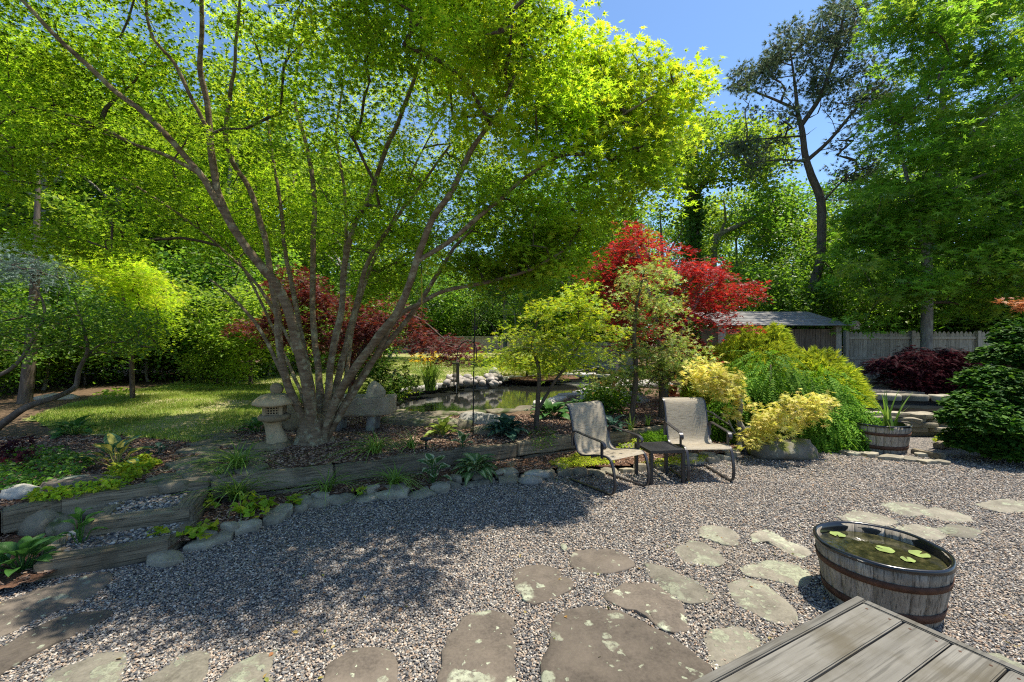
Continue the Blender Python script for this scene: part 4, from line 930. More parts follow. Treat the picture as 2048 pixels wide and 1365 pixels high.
boulder('boulder', (-2.10, 6.72, 0.83), (0.13, 0.09, 0.17), M['trough'], 23.3, 'upright pale rock standing on top of the stone trough', rz=0.3, rough=.55)
boulder('boulder', (-2.57, 6.75, 0.76), (0.16, 0.11, 0.07), M['river'], 24.3, 'pale rock lying in the left end of the stone trough')

# ------------------------------------------------------------------ hooks, chime, lights, chain
hk = G(946, 872, 0.28); hook = empty('shepherd_hook', hk, 'tall thin black shepherd hook pole with two arms by the pond', 'garden hook')
mb = MB(); mb.tube([(0, 0, 0), (0.01, 0, 0.9), (0.03, 0, 1.85)], 0.009, 8); mb.build('pole', M['blackiron'], hook)
yk = hk.y
def HP(px_, py_): p = P(px_, py_, yk); return p - hk
mb = MB(); mb.tube(smooth_path([HP(952, 730), HP(953, 700), HP(948, 687), HP(935, 682), HP(922, 689), HP(916, 702), HP(914, 718)], 4), 0.007, 6); mb.build('hook_arm', M['blackiron'], hook)
mb = MB(); mb.tube(smooth_path([HP(953, 660), HP(955, 648), HP(966, 641), HP(978, 645), HP(986, 655), HP(988, 668), HP(983, 672)], 4), 0.006, 6); mb.build('hook_arm', M['blackiron'], hook)
mb = MB(); mb.box(HP(951, 657), (0.05, 0.05, 0.06)); mb.build('clamp', M['blackiron'], hook)
ch = P(912, 720, yk - 0.02); chm = empty('wind_chime', ch, 'dark wooden wind chime with hanging triangular sail on the shepherd hook', 'wind chime')
def CP(px_, py_): return P(px_, py_, yk - 0.02) - ch
mb = MB(); mb.tube([CP(914, 716), CP(914, 726)], 0.004, 6); mb.build('cord', M['rope'], chm)
mb = MB(); mb.box(CP(912, 727), (0.10, 0.06, 0.02)); mb.build('top_plate', M['bronze'], chm)
for px_, y0, y1, r_ in ((916, 728, 777, 0.019), (908, 728, 772, 0.010), (912, 728, 765, 0.009)):
    mb = MB(); a, b = CP(px_, y0), CP(px_, y1); mb.tube([a, b], r_, 10); mb.build('tube', M['bronze'], chm)
mb = MB(); mb.tube([CP(912, 728), CP(913, 788)], 0.0025, 5); mb.build('cord', M['rope'], chm)
a, b, c = CP(913, 786), CP(906, 806), CP(921, 806)
mb = MB(); mb.add([a + Vector((0, -.006, 0)), b + Vector((0, -.006, 0)), c + Vector((0, -.006, 0)), a + Vector((0, .006, 0)), b + Vector((0, .006, 0)), c + Vector((0, .006, 0))], [(0, 1, 2), (5, 4, 3), (0, 3, 4, 1), (1, 4, 5, 2), (2, 5, 3, 0)]); mb.build('sail', M['bronze'], chm)
# chain from maple branch
yc = 4.95; c0 = P(844, 545, yc); chn = empty('hanging_chain', c0, 'thin yellow chain with a black strap hanging from a maple branch', 'chain')
mb = MB(); mb.ribbon([P(838, 512, yc) - c0, P(842, 530, yc) - c0, P(843, 548, yc) - c0], (0, 1, 0), 0.02, 0.006); mb.build('strap', M['blackiron'], chn)
mb = MB(); p0 = P(843, 548, yc) - c0; p1 = P(844, 622, yc) - c0; nl = 22
for i in range(nl):
    c = p0.lerp(p1, (i + 0.5) / nl); hh = (p1 - p0).length / nl * 0.66; pts = [(c.x + math.cos(q) * 0.008 * (i % 2), c.y + math.cos(q) * 0.008 * ((i + 1) % 2), c.z + math.sin(q) * hh) for q in np.linspace(0, 2 * math.pi, 9)]
    mb.tube(pts, 0.0024, 4, False)
o = mb.build('links', M['chain'], chn); o['kind'] = 'stuff'
mb = MB(); mb.tube([p1 + Vector(d) for d in ((0, 0, 0), (0.004, 0, -.05), (-.002, 0, -.09), (-.02, 0, -.105), (-.035, 0, -.085))], 0.004, 6); mb.build('hook', M['blackiron'], chn)
def path_light(px_, py_, z, label):
    b = G(px_, py_, z); r_ = empty('path_light', b, label, 'garden light')
    mb = MB(); mb.tube([(0, 0, 0), (0, 0, 0.12)], 0.012, 8); mb.build('stake', M['blackiron'], r_)
    mb = MB(); mb.lathe([(0, .11), (.03, .11), (.075, .125), (.075, .14), (.03, .15), (0, .15)], 16); mb.build('head', M['blackiron'], r_)
path_light(852, 899, 0.28, 'low black solar path light in the mulch above the timber wall')

# ------------------------------------------------------------------ fences, shed, platform
def fence_run(name, label, a, b, h, z, pitch, mat, pointed=False, joined=False, post=2.4, rails=(0.3, 0.9), side=-1):
    a = Vector((a[0], a[1], 0)); b = Vector((b[0], b[1], 0)); d = b - a; L = d.length; d.normalize(); ang = math.atan2(d.y, d.x)
    root = empty(name, (a.x, a.y, z), label, 'fence', rz=ang); n = int(L / pitch); w_ = pitch * 0.94; t = 0.02
    if pointed: prof = [(-w_ / 2, 0), (w_ / 2, 0), (w_ / 2, h - 0.10), (w_ * 0.36, h - 0.055), (w_ * 0.12, h), (-w_ * 0.12, h), (-w_ * 0.36, h - 0.055), (-w_ / 2, h - 0.10)]
    else: prof = [(-w_ / 2, 0), (w_ / 2, 0), (w_ / 2, h), (-w_ / 2, h)]
    k = len(prof); V = [(x, -t / 2, y) for x, y in prof] + [(x, t / 2, y) for x, y in prof]
    Fs = [tuple(range(k)), tuple(range(k, 2 * k))[::-1]] + [(i, k + i, k + (i + 1) % k, (i + 1) % k) for i in range(k)]
    Fs[0] = tuple(range(k))
    if joined:
        mb = MB()
        for i in range(n):
            dz_ = random.uniform(-.02, .01); dy = random.uniform(-.004, .004); mb.add([(x + (i + .5) * pitch, y + dy, zz + dz_) for x, y, zz in V], Fs)
        o = mb.build('boards', mat, root); o['kind'] = 'stuff'
    else:
        me = mesh_py('picket', V, Fs, mat)
        for i in range(n): link('picket', me, root, ((i + .5) * pitch, random.uniform(-.003, .003), random.uniform(-.015, .01)))
    for rz_ in rails:
        mb = MB(); mb.box((L / 2, side * 0.036, h * rz_), (L, 0.05, 0.085)); mb.build('rail', mat, root)
    x = 0
    while x <= L + 0.1:
        mb = MB(); mb.box((x, side * 0.055, h * 0.5 + 0.0), (0.13, 0.13, h + 0.04)); mb.build('post', mat, root); x += post
    return root
YF = 15.5
xa = (1690 - CX) / F * YF
fence_run('picket_fence', 'grey weathered picket fence behind the purple laceleaf maple', (xa, YF), (xa + 10.5, YF + 0.2), 1.63, 0.36, 0.158, M['fence'], True, post=2.36, rails=(0.42, 0.86))
mb = MB(); mb.box((0, 0, 0.10), (7.5, 0.12, 0.20)); tag(mb.build('kerb_board', M['timber'], None, False, (14.6, YF - 0.5, 0.2), (0, 0, -0.02)), 'low grey board running along the foot of the picket fence', 'board')
fence_run('board_fence', 'low dark board fence along the far right side of the pond', G(1268, 746, 0.36).xy, (1.9, 33), 1.25, 0.34, 0.16, M['fence'], joined=True, post=2.4, side=1)
fence_run('board_fence', 'tall distant board fence across the far end of the lawn', (-26, 49), (-1.2, 49), 1.85, 0.34, 0.2, M['fence'], joined=True)
fence_run('board_fence', 'short return of tall grey fence at the far end behind the small maple', (-1.2, 46), (4.0, 46), 1.9, 0.34, 0.2, M['fence'], joined=True)
fence_run('board_fence', 'shaded board fence behind the left trees', (-24, 15.0), (-13.0, 18.6), 1.75, 0.28, 0.155, M['fence'], joined=True)
# roofed shed
SX0, SX1, SY = 6.3, 9.75, 13.2
shed = empty('garden_shed', (SX0, SY, 0.25), 'low brown board shed with grey shingle roof beside the picket fence', 'shed')
bw = 0.155
me = None; mb0 = MB(); mb0.box((0, 0, 0.88), (bw * 0.93, 0.02, 1.76)); me = mesh_py('board', mb0.V, mb0.T, M['shed'])
for i in range(int((SX1 - SX0) / bw)): link('board', me, shed, ((i + .5) * bw, random.uniform(-.004, .004), 0))
for x in (0, SX1 - SX0):
    mb = MB(); mb.box((x, 0.0, 0.95), (0.16, 0.16, 1.9)); mb.build('post', M['fence'], shed)
    mb = MB(); mb.box((x, 0.75, 0.9), (0.03, 1.3, 1.8)); mb.build('side_wall', M['shed'], shed)
mb = MB(); mb.box(((SX1 - SX0) / 2, 1.4, 0.9), (SX1 - SX0, 0.03, 1.8)); mb.build('rear_wall', M['shed'], shed)
roof = bpy.data.objects.new('roof', None); COL.objects.link(roof); roof.parent = shed
rl = SX1 - SX0 + 0.5; nrow = 9
for i in range(nrow):
    t0, t1 = i / nrow, (i + 1.15) / nrow; y0, y1 = -0.35 + 1.95 * t0, -0.35 + 1.95 * t1; z0, z1 = 1.86 + 0.52 * t0 + 0.014, 1.86 + 0.52 * t1
    mb = MB(); mb.add([(-.3, y0, z0), (rl - .3, y0, z0), (rl - .3, y1, z1), (-.3, y1, z1), (-.3, y0, z0 - .02), (rl - .3, y0, z0 - .02), (rl - .3, y1, z1 - .02), (-.3, y1, z1 - .02)], [(0, 1, 2, 3), (7, 6, 5, 4), (0, 4, 5, 1), (1, 5, 6, 2), (2, 6, 7, 3), (3, 7, 4, 0)])
    mb.build('shingle_course', M['shingle'], roof)
# wooden platform
wp_ = empty('wooden_platform', (8.6, 10.9, 0.1), 'two level grey plank platform behind the raised stone pond', 'platform')
for i in range(9):
    mb = MB(); mb.box((0, -0.6 + i * 0.146, 0.34), (2.0, 0.14, 0.035)); mb.build('plank', M['deck'], wp_)
for i in range(3):
    mb = MB(); mb.box((0.25, -1.05 + i * 0.146, 0.16), (2.0, 0.14, 0.035)); mb.build('plank', M['deck'], wp_)
mb = MB(); mb.box((0, -0.66, 0.22), (2.0, 0.03, 0.2)); mb.build('riser', M['timber'], wp_)
mb = MB(); mb.box((0.25, -1.11, 0.07), (2.0, 0.03, 0.15)); mb.build('riser', M['timber'], wp_)
# raised stone pond on the right
rw = empty('raised_stone_pond', (6.9, 7.9, 0), 'raised pond of stacked flat stones with black liner at the right', 'raised pond')
fl = [G(1690, 838, 0.33), G(1760, 852, 0.30), G(1830, 862, 0.28), G(1900, 858, 0.30), G(1990, 850, 0.30)]
fl = [Vector((5.7, 8.3, 0)), Vector((6.5, 7.85, 0)), Vector((7.4, 7.7, 0)), Vector((8.4, 7.85, 0)), Vector((9.4, 8.4, 0))]
fls = smooth_path(fl, 6); hw_ = 0.0
for course in range(5):
    acc = 0; last = fls[0]; tg_ = rs.uniform(.3, .6)
    for i in range(1, len(fls)):
        acc += (fls[i] - fls[i - 1]).length
        if acc >= tg_:
            c = (last + fls[i]) / 2; d = fls[i] - last
            link('stone', stone_mesh('stone', blob_outline(acc * 0.53, rs.uniform(.13, .2), rs, 8, math.atan2(d.y, d.x), .14), rs.uniform(.07, .09), M['slate'], rs, z0=0.0, bumpy=.02, sub=2, smooth=False), rw, (c.x - 6.9, c.y - 7.9 + rs.uniform(-.02, .03), course * 0.078), (rs.uniform(-.04, .04), rs.uniform(-.04, .04), 0))
            acc = 0; last = fls[i]; tg_ = rs.uniform(.3, .7)
bk = smooth_path([Vector((5.7, 8.6, 0)), Vector((6.6, 9.35, 0)), Vector((7.8, 9.5, 0)), Vector((9.3, 9.2, 0)), Vector((10.2, 8.8, 0))], 6)
acc = 0; last = bk[0]
for i in range(1, len(bk)):
    acc += (bk[i] - bk[i - 1]).length
    if acc > 0.45:
        c = (last + bk[i]) / 2; d = bk[i] - last; link('stone', stone_mesh('stone', blob_outline(acc * .55, .2, rs, 8, math.atan2(d.y, d.x), .14), .09, M['slate'], rs, bumpy=.02), rw, (c.x - 6.9, c.y - 7.9, .42)); acc = 0; last = bk[i]
mb = MB(); inner = [(p.x - 6.9, p.y - 7.9 + .12) for p in fls] + [(p.x - 6.9, p.y - 7.9 - .05) for p in bk[::-1]]; n = len(inner)
mb.add([(x, y, .1) for x, y in inner] + [(x, y, .44) for x, y in inner], [(i, (i + 1) % n, n + (i + 1) % n, n + i) for i in range(n)]); mb.build('liner', M['liner'], rw)
mb = MB(); mb.add([(x, y, .30) for x, y in inner], [tuple(range(n))]); mb.build('water', M['water'], rw)
lg = empty('log_edging', (10.1, 11.0, 0.1), 'row of short upright dark logs edging the bed under the purple maple', 'log edging')
for i in range(16):
    mb = MB(); r_ = rs.uniform(.06, .075); mb.tube([(0, 0, 0), (0, 0, rs.uniform(.36, .42))], r_, 9); mb.build('log', M['pinebark'], lg, False, (-1.0 + i * .135, 0.04 * math.sin(i), 0))
# stake and rope, pots, birdhouse
sk_ = G(1234, 748, 0.36); stk = empty('wooden_stake', sk_, 'pale wooden stake at the far pond corner holding a rope', 'stake')
mb = MB(); mb.box((0, 0, .24), (.10, .06, .5)); mb.build('post', M['birdbox'], stk)
mb = MB(); mb.tube([(0, 0, .42), (-.6, .1, .30), (-1.4, .2, .12), (-2.0, .3, .05)], .014, 5); mb.build('rope', M['rope'], stk)
pot = empty('flower_pot', G(1343, 790, .3), 'terracotta pot half hidden behind the variegated maple', 'pot')
mb = MB(); mb.lathe([(0, 0), (.10, 0), (.15, .2), (.165, .2), (.165, .24), (.14, .24), (.13, .2), (0, .18)], 20); mb.build('bowl', M['terra'], pot, True)
tag(beam('orange_board', G(1335, 792, .3), G(1368, 790, .3), .12, .05, .27, M['orange'], None), 'flat orange tray on the ground beside the terracotta pot', 'tray')
bh = P(1710, 655, 13.0); bird = empty('birdhouse', bh, 'little pale wooden birdhouse hanging above the picket fence', 'birdhouse')
mb = MB(); mb.box((0, 0, 0), (.16, .14, .15)); mb.add([(-.08, -.07, .075), (.08, -.07, .075), (0, -.07, .155), (-.08, .07, .075), (.08, .07, .075), (0, .07, .155)], [(0, 1, 2), (5, 4, 3), (0, 2, 5, 3), (1, 4, 5, 2)]); mb.build('box', M['birdbox'], bird)
for s in (-1, 1):
    mb = MB(); mb.box((s * .055, 0, .125), (.16, .19, .012), Matrix.Rotation(s * R(45), 3, 'Y')); mb.build('roof_panel', M['birdbox'], bird)
mb = MB(); mb.lathe([(0, 0), (.022, 0), (.022, .004), (0, .004)], 12); mb.build('entrance', M['hole'], bird, False, (0, -.075, .02), (R(90), 0, 0))
mb = MB(); mb.tube([(0, 0, .16), (0, 0, .62)], .004, 5); mb.build('wire', M['blackiron'], bird)

# ------------------------------------------------------------------ the big maple
rt_ = np.random.default_rng(11)
def PX(lst): return [P(a, b, c) for a, b, c in lst]
MBASE = P(628, 893, 5.74); MBASE.z = 0.27
stems = [
 (PX([(618,880,5.74),(606,835,5.68),(578,775,5.62),(560,700,5.6),(553,615,5.6),(540,540,5.6),(528,470,5.6),(496,373,5.6),(465,325,5.5),(451,267,5.4),(458,205,5.3),(470,120,5.2),(479,0,5.1),(485,-120,5.0)]), [.085,.075,.068,.062,.055,.05,.045,.04,.034,.028,.02,.012]),
 (PX([(628,890,5.70),(622,820,5.60),(612,760,5.50),(597,700,5.40),(578,628,5.25),(556,575,5.15),(520,530,5.0),(475,470,4.85),(440,400,4.75),(426,325,4.7),(414,205,4.6),(400,137,4.5),(404,40,4.4),(400,-120,4.3)]), [.11,.10,.09,.082,.075,.066,.058,.052,.045,.038,.03,.018]),
 (PX([(500,508,4.95),(455,440,4.8),(410,362,4.65),(345,284,4.5),(287,226,4.4),(233,185,4.3),(171,127,4.2),(103,65,4.1),(44,0,4.0),(-60,-90,3.9)]), [.05,.047,.042,.038,.034,.03,.025,.018]),
 (PX([(432,385,4.75),(400,350,4.9),(330,310,5.0),(270,290,5.1),(200,255,5.1),(100,225,5.1),(0,180,5.1),(-90,150,5.0)]), [.034,.03,.026,.022,.018,.012]),
 (PX([(420,270,4.65),(385,200,4.5),(350,130,4.4),(300,60,4.3),(285,-60,4.2)]), [.03,.026,.02,.012]),
 (PX([(635,888,5.76),(640,800,5.9),(636,733,6.1),(626,640,6.3),(626,490,6.5),(629,395,6.6),(615,300,6.7),(590,200,6.8),(600,100,6.8),(620,-40,6.8)]), [.075,.07,.06,.055,.048,.04,.03,.02]),
 (PX([(640,886,5.74),(655,800,5.85),(664,712,5.9),(683,617,5.9),(690,522,5.9),(711,445,5.8),(731,411,5.75),(750,363,5.7),(775,290,5.6),(800,235,5.5),(834,140,5.3),(853,58,5.2),(859,0,5.1),(870,-120,5.0)]), [.075,.066,.06,.055,.05,.042,.036,.03,.024,.016]),
 (PX([(690,522,5.9),(692,440,6.0),(686,360,6.1),(672,260,6.2),(690,150,6.2),(700,0,6.2)]), [.035,.03,.024,.018,.01]),
 (PX([(645,884,5.70),(672,800,5.55),(712,735,5.4),(760,670,5.2),(800,615,5.05),(834,523,4.9),(861,445,4.75),(904,383,4.65),(939,308,4.5),(966,265,4.45),(990,234,4.4),(1030,150,4.3),(1060,60,4.2)]), [.08,.075,.07,.063,.055,.048,.042,.036,.03,.024,.014]),
 (PX([(834,523,4.9),(904,480,4.85),(959,433,4.8),(1001,398,4.75),(1041,363,4.7),(1091,328,4.65),(1150,290,4.6),(1230,240,4.5),(1310,190,4.4)]), [.04,.037,.034,.03,.025,.02,.012]),
 (PX([(650,884,5.72),(690,815,5.6),(738,738,5.45),(791,640,5.3),(839,608,5.25),(890,582,5.2),(969,566,5.1),(1060,540,5.0),(1130,500,4.9)]), [.055,.05,.045,.038,.032,.026,.018]),
 (PX([(612,838,5.66),(600,730,5.9),(540,610,6.2),(509,563,6.3),(470,522,6.4),(400,460,6.5),(300,390,6.5),(180,320,6.5),(60,280,6.4)]), [.034,.032,.028,.024,.02,.012]),
 (PX([(655,884,5.8),(690,770,6.2),(705,660,6.6),(740,540,6.9),(790,430,7.0),(830,330,7.0),(900,200,7.0)]), [.045,.04,.034,.028,.02,.012]),
 (PX([(640,884,5.8),(600,780,6.3),(560,690,6.8),(500,560,7.1),(440,470,7.2),(360,380,7.2)]), [.04,.035,.03,.022,.012]),
]
silh = [(-120, -260), (1075, -260), (1085, 10), (1120, 70), (1200, 110), (1262, 95), (1292, 145), (1395, 150), (1375, 205), (1318, 300), (1330, 350), (1285, 400), (1225, 440), (1170, 460), (1150, 530), (1080, 560), (930, 545), (830, 560), (770, 590), (700, 560), (600, 520), (500, 520), (420, 560), (300, 530), (180, 500), (60, 470), (-120, 480)]
STP = []
for pts_, rad_ in stems:
    for q_ in smooth_path(pts_, 5):
        if max(rad_) > .04: STP.append((CX + q_.x / q_.y * F, CY - (q_.z - H) / q_.y * F, q_.y))
STP = np.array([q_ for q_ in STP if q_[1] > 60])
def sample_maple(n):
    out = []
    while len(out) < n:
        p = np.array([rt_.uniform(-8.0, 3.4), rt_.uniform(2.9, 8.4), rt_.uniform(2.1, 7.4)])
        if p[1] < 5 and p[2] < 3.3 + (5 - p[1]) * .55: continue
        e = ((p[0] + 2.3) / 5.3) ** 2 + ((p[1] - 5.6) / 2.85) ** 2 + ((p[2] - 3.6) / 3.6) ** 2
        if e > 1: continue
        if p[0] > -.3 and p[1] > 6.0 and p[2] < 5.2: continue
        if e < 0.30 and rt_.random() < 0.55: continue
        px_ = CX + p[0] / p[1] * F; py_ = CY - (p[2] - H) / p[1] * F
        if px_ < -260 or not (inpoly(np.array([max(px_, -100)]), np.array([max(py_, -250)]), silh)[0]): continue
        g = noise.noise(Vector(p) * 0.95) + .35 * noise.noise(Vector(p) * 2.1)
        if g < 0.03: continue
        dpx = (STP[:, 0] - px_) ** 2 + (STP[:, 1] - py_) ** 2; kf = (dpx < 62 ** 2) & (STP[:, 2] > p[1] + .05)
        if kf.any() and rt_.random() < (.8 if px_ < 520 else .4): continue
        out.append(p)
    return np.array(out)
stems = [(a_, [q_ * .70 for q_ in b_]) for a_, b_ in stems]
stems += [
 (PX([(640,888,5.8),(668,790,6.0),(690,700,6.1),(715,600,6.2),(738,520,6.2),(790,440,6.1),(850,360,6.0),(900,290,5.9)]), [.05,.045,.04,.034,.027,.02,.012]),
 (PX([(632,884,5.85),(628,800,6.1),(608,700,6.3),(590,600,6.4),(570,500,6.5),(560,400,6.6),(540,280,6.6),(530,150,6.6)]), [.045,.042,.038,.032,.026,.02,.012]),
 (PX([(648,884,5.74),(700,790,5.6),(755,710,5.5),(815,640,5.4),(868,560,5.3),(905,500,5.2),(950,455,5.15)]), [.04,.038,.034,.028,.022,.012]),
 (PX([(622,886,5.7),(590,800,5.85),(560,740,6.0),(520,660,6.1),(470,600,6.2),(420,560,6.3)]), [.035,.03,.026,.02,.012])]
def pxfill0(poly, n, y0, y1, rng):
    xs_ = [p[0] for p in poly]; ys_ = [p[1] for p in poly]; out = []
    while len(out) < n:
        a, b = rng.uniform(min(xs_), max(xs_)), rng.uniform(min(ys_), max(ys_))
        if inpoly(np.array([a]), np.array([b]), poly)[0]: out.append(np.array(P(a, b, rng.uniform(y0, y1))))
    return np.array(out)
MC = sample_maple(640)
# right hand tips that stand against the sky
tips_px = [(1085,15,4.6),(1060,60,4.5),(1110,85,4.5),(1180,90,4.5),(1195,125,4.6),(1225,170,4.6),(1262,105,4.6),(1275,135,4.6),(1290,175,4.6),(1250,220,4.7),(1340,140,4.7),(1380,152,4.7),(1365,190,4.7),(1310,210,4.7),(1345,240,4.7),(1300,265,4.7),(1285,310,4.8),(1310,275,4.9),(1245,300,4.7),(1200,260,4.6),(1180,200,4.5),(1130,160,4.4),(1100,220,4.4),(1150,310,4.5),(1210,360,4.7),(1250,370,4.8),(1190,410,4.8),(1130,390,4.6),(1160,440,5.0),(1120,470,5.1),(1050,300,4.4),(1010,150,4.3),(960,90,4.2),(1040,110,4.3),(930,160,4.3),(1080,420,4.9),(1130,520,5.2),(1060,500,5.2),(980,480,5.2),(900,520,5.4),(1000,540,5.4),(1230,330,4.7),(1270,250,4.6),(1160,240,4.5)]
TC = np.array([P(a, b, c + rt_.uniform(-.2, .2)) for a, b, c in tips_px])
TC2 = np.concatenate([pxfill0([(900,330),(1320,210),(1320,350),(1230,430),(1150,520),(1080,555),(900,540)], 46, 4.4, 5.4, rt_), pxfill0([(900,-100),(1080,-100),(1110,80),(1250,110),(1280,150),(1370,165),(1310,290),(900,300)], 46, 4.2, 5.2, rt_), pxfill0([(960,470),(1165,440),(1150,530),(1080,560),(900,550)], 30, 5.0, 5.9, rt_)])
over = []  # clumps above the frame, added to extend the crown's shadow over the gravel
while len(over) < 34:
    p = np.array([rt_.uniform(-2.6, 1.05), rt_.uniform(3.1, 4.2), rt_.uniform(4.3, 5.9)])
    if p[2] < 1.65 + .79 * p[1] + .35 or noise.noise(Vector(p) * 1.3) < .04: continue
    over.append(p)
TCb = np.concatenate([TC2[:46], TC2[92:], np.array(over)]); TC = np.concatenate([TC, TC2[46:92]]); alltg = np.concatenate([MC, TC, TCb])
cen = (-2.4, 5.8, 3.2)
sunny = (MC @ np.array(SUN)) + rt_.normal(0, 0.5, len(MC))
kA = sunny < np.quantile(sunny, 0.66)  # sunward clumps take the paler leaf; sunlight is put into their colour
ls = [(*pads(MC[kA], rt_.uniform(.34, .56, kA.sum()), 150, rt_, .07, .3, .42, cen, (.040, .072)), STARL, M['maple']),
      (*pads(MC[~kA], rt_.uniform(.34, .56, (~kA).sum()), 150, rt_, .08, .3, .45, cen, (.040, .072)), STARL, M['maple_tip_sunlit']),
      (*pads(TC, rt_.uniform(.28, .44, len(TC)), 130, rt_, .06, .35, .5, cen, (.048, .078)), STAR7, M['maple_tip_sunlit'])]
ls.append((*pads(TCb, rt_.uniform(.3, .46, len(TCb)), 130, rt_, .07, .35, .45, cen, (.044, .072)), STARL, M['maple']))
make_tree('maple_tree', 'huge multi stemmed green Japanese maple spreading over the gravel and lantern', 'tree', MBASE, stems, alltg, ls, M['bark'], M['twig'], rt_, trunk_name='stem', grow_kw=dict(seg=.28, rt=.0052, rmax=.035), k=12)

mt_ = [o for o in bpy.data.objects if o.name == 'maple_tree'][0]
mb = MB(); mb.lathe([(.36, -.06), (.29, .0), (.225, .08), (.19, .2), (.17, .34), (.10, .42), (0.0, .42)], 28, fn=lambda q, z: 1 + .12 * math.sin(5 * q + 1) * max(0, 1 - z * 2) + .07 * math.sin(9 * q + z * 6)); mb.build('root_flare', M['bark'], mt_, True)
# ------------------------------------------------------------------ smaller maples
def ellipsoid_pts(n, c, r, rng, shell=0.35, zmin=None):
    out = []
    while len(out) < n:
        d = rng.normal(0, 1, 3); d /= np.linalg.norm(d); s = rng.uniform(shell, 1) ** 0.6
        p = np.array(c) + d * s * np.array(r)
        if zmin is not None and p[2] < zmin: continue
        out.append(p)
    return np.array(out)
def pxpts(lst, rng, jit=0.15):
    return np.array([np.array(P(a, b, c)) + rng.normal(0, jit, 3) * np.array([.6, 1.6, .4]) for a, b, c in lst])
def pxfill(poly, n, y0, y1, rng):
    xs_ = [p[0] for p in poly]; ys_ = [p[1] for p in poly]; out = []
    while len(out) < n:
        a, b = rng.uniform(min(xs_), max(xs_)), rng.uniform(min(ys_), max(ys_))
        if inpoly(np.array([a]), np.array([b]), poly)[0]: out.append(np.array(P(a, b, rng.uniform(y0, y1))))
    return np.array(out)
# red maple right
rr_ = np.random.default_rng(21)
poly = [(1170,520),(1185,490),(1240,485),(1245,450),(1300,455),(1310,480),(1390,490),(1390,520),(1440,525),(1500,560),(1505,600),(1490,640),(1480,680),(1440,700),(1400,735),(1340,740),(1300,700),(1240,690),(1200,600),(1175,560)]
tg = pxfill(poly, 150, 8.7, 11.0, rr_)
RB = P(1330, 790, 9.8); RB.z = .34
tk = [([RB, P(1325, 720, 9.8), P(1310, 640, 9.7), P(1290, 560, 9.6), P(1270, 490, 9.6)], [.09, .08, .06, .04, .02]), ([P(1327, 735, 9.8), P(1370, 650, 9.8), P(1410, 580, 9.9), P(1450, 560, 10)], [.06, .045, .03, .015]), ([P(1322, 700, 9.8), P(1340, 600, 9.4), P(1360, 520, 9.2)], [.05, .035, .015])]
make_tree('red_maple', 'bright red Japanese maple behind the slim variegated maple', 'tree', RB, tk, tg, [(*pads(tg, rr_.uniform(.34, .52, len(tg)), 95, rr_, .04, .3, .3, None, (.06, .095)), STAR, M['red'])], M['greybark'], M['twig'], rr_, grow_kw=dict(rt=.005))
# weeping dark red maple behind the trunk, left-centre
rr_ = np.random.default_rng(22)
poly = [(545,585),(560,550),(590,538),(620,540),(660,580),(700,600),(760,600),(820,610),(860,660),(910,680),(945,700),(935,742),(912,712),(880,700),(830,688),(770,680),(720,720),(690,740),(640,700),(580,690),(520,672),(425,668),(470,640),(545,620)]
tg = pxfill(poly, 130, 8.6, 10.8, rr_)
RB = P(700, 805, 9.6); RB.z = .33
tk = [([RB, P(705, 740, 9.6), P(690, 680, 9.6), P(650, 620, 9.6), P(600, 560, 9.6)], [.08, .07, .055, .04, .02]), ([P(703, 745, 9.6), P(750, 660, 9.4), P(820, 630, 9.2), P(890, 680, 9.0)], [.06, .045, .03, .015])]
make_tree('red_maple', 'dark red weeping maple seen behind the big maple stems', 'tree', RB, tk, tg, [(*pads(tg, rr_.uniform(.30, .48, len(tg)), 90, rr_, .06, .45, .35, None, (.065, .10)), STAR, M['dkred'])], M['twig'], M['twig'], rr_, grow_kw=dict(rt=.005))
# dark drooping lower skirt, green-black leaves by the pond
tg = pxfill([(740,720),(800,735),(830,760),(800,790),(760,790),(720,770)], 34, 8.4, 9.0, rr_)
make_tree('weeping_maple', 'small dark weeping maple between the trough and the pond', 'tree', Vector((-2.4, 8.8, .3)), [([Vector((-2.4, 8.8, .3)), Vector((-2.45, 8.75, .7)), Vector((-2.3, 8.7, 1.1))], [.04, .03, .015])], tg, [(*pads(tg, .28, 60, rr_, .05, .5, .4, None, (.06, .09)), STAR, M['shrubm'])], M['greybark'], M['twig'], rr_, grow_kw=dict(rt=.004))
# lime maple mid
rr_ = np.random.default_rng(23)
LBs = P(1072, 862, 6.72); LBs.z = .28
poly = [(960,700),(1000,690),(1020,650),(1060,615),(1100,600),(1130,575),(1190,570),(1215,610),(1235,650),(1215,690),(1200,740),(1150,735),(1100,745),(1060,740),(1010,735),(970,745)]
tg = pxfill(poly, 84, 6.2, 7.3, rr_)
tk = [([LBs, P(1076, 800, 6.72), P(1078, 740, 6.7), P(1065, 690, 6.7), P(1075, 640, 6.7)], [.042, .036, .03, .02, .01]), ([P(1076, 820, 6.72), P(1105, 770, 6.75), P(1140, 720, 6.8), P(1170, 660, 6.8), P(1190, 600, 6.85)], [.026, .024, .02, .014, .007])]
make_tree('lime_maple', 'small yellow green maple with two thin stems beside the pond', 'tree', LBs, tk, tg, [(*pads(tg, rr_.uniform(.20, .34, len(tg)), 58, rr_, .04, .25, .4, None, (.045, .075)), STAR, M['lime'])], M['twig'], M['twig'], rr_, grow_kw=dict(rt=.0035))
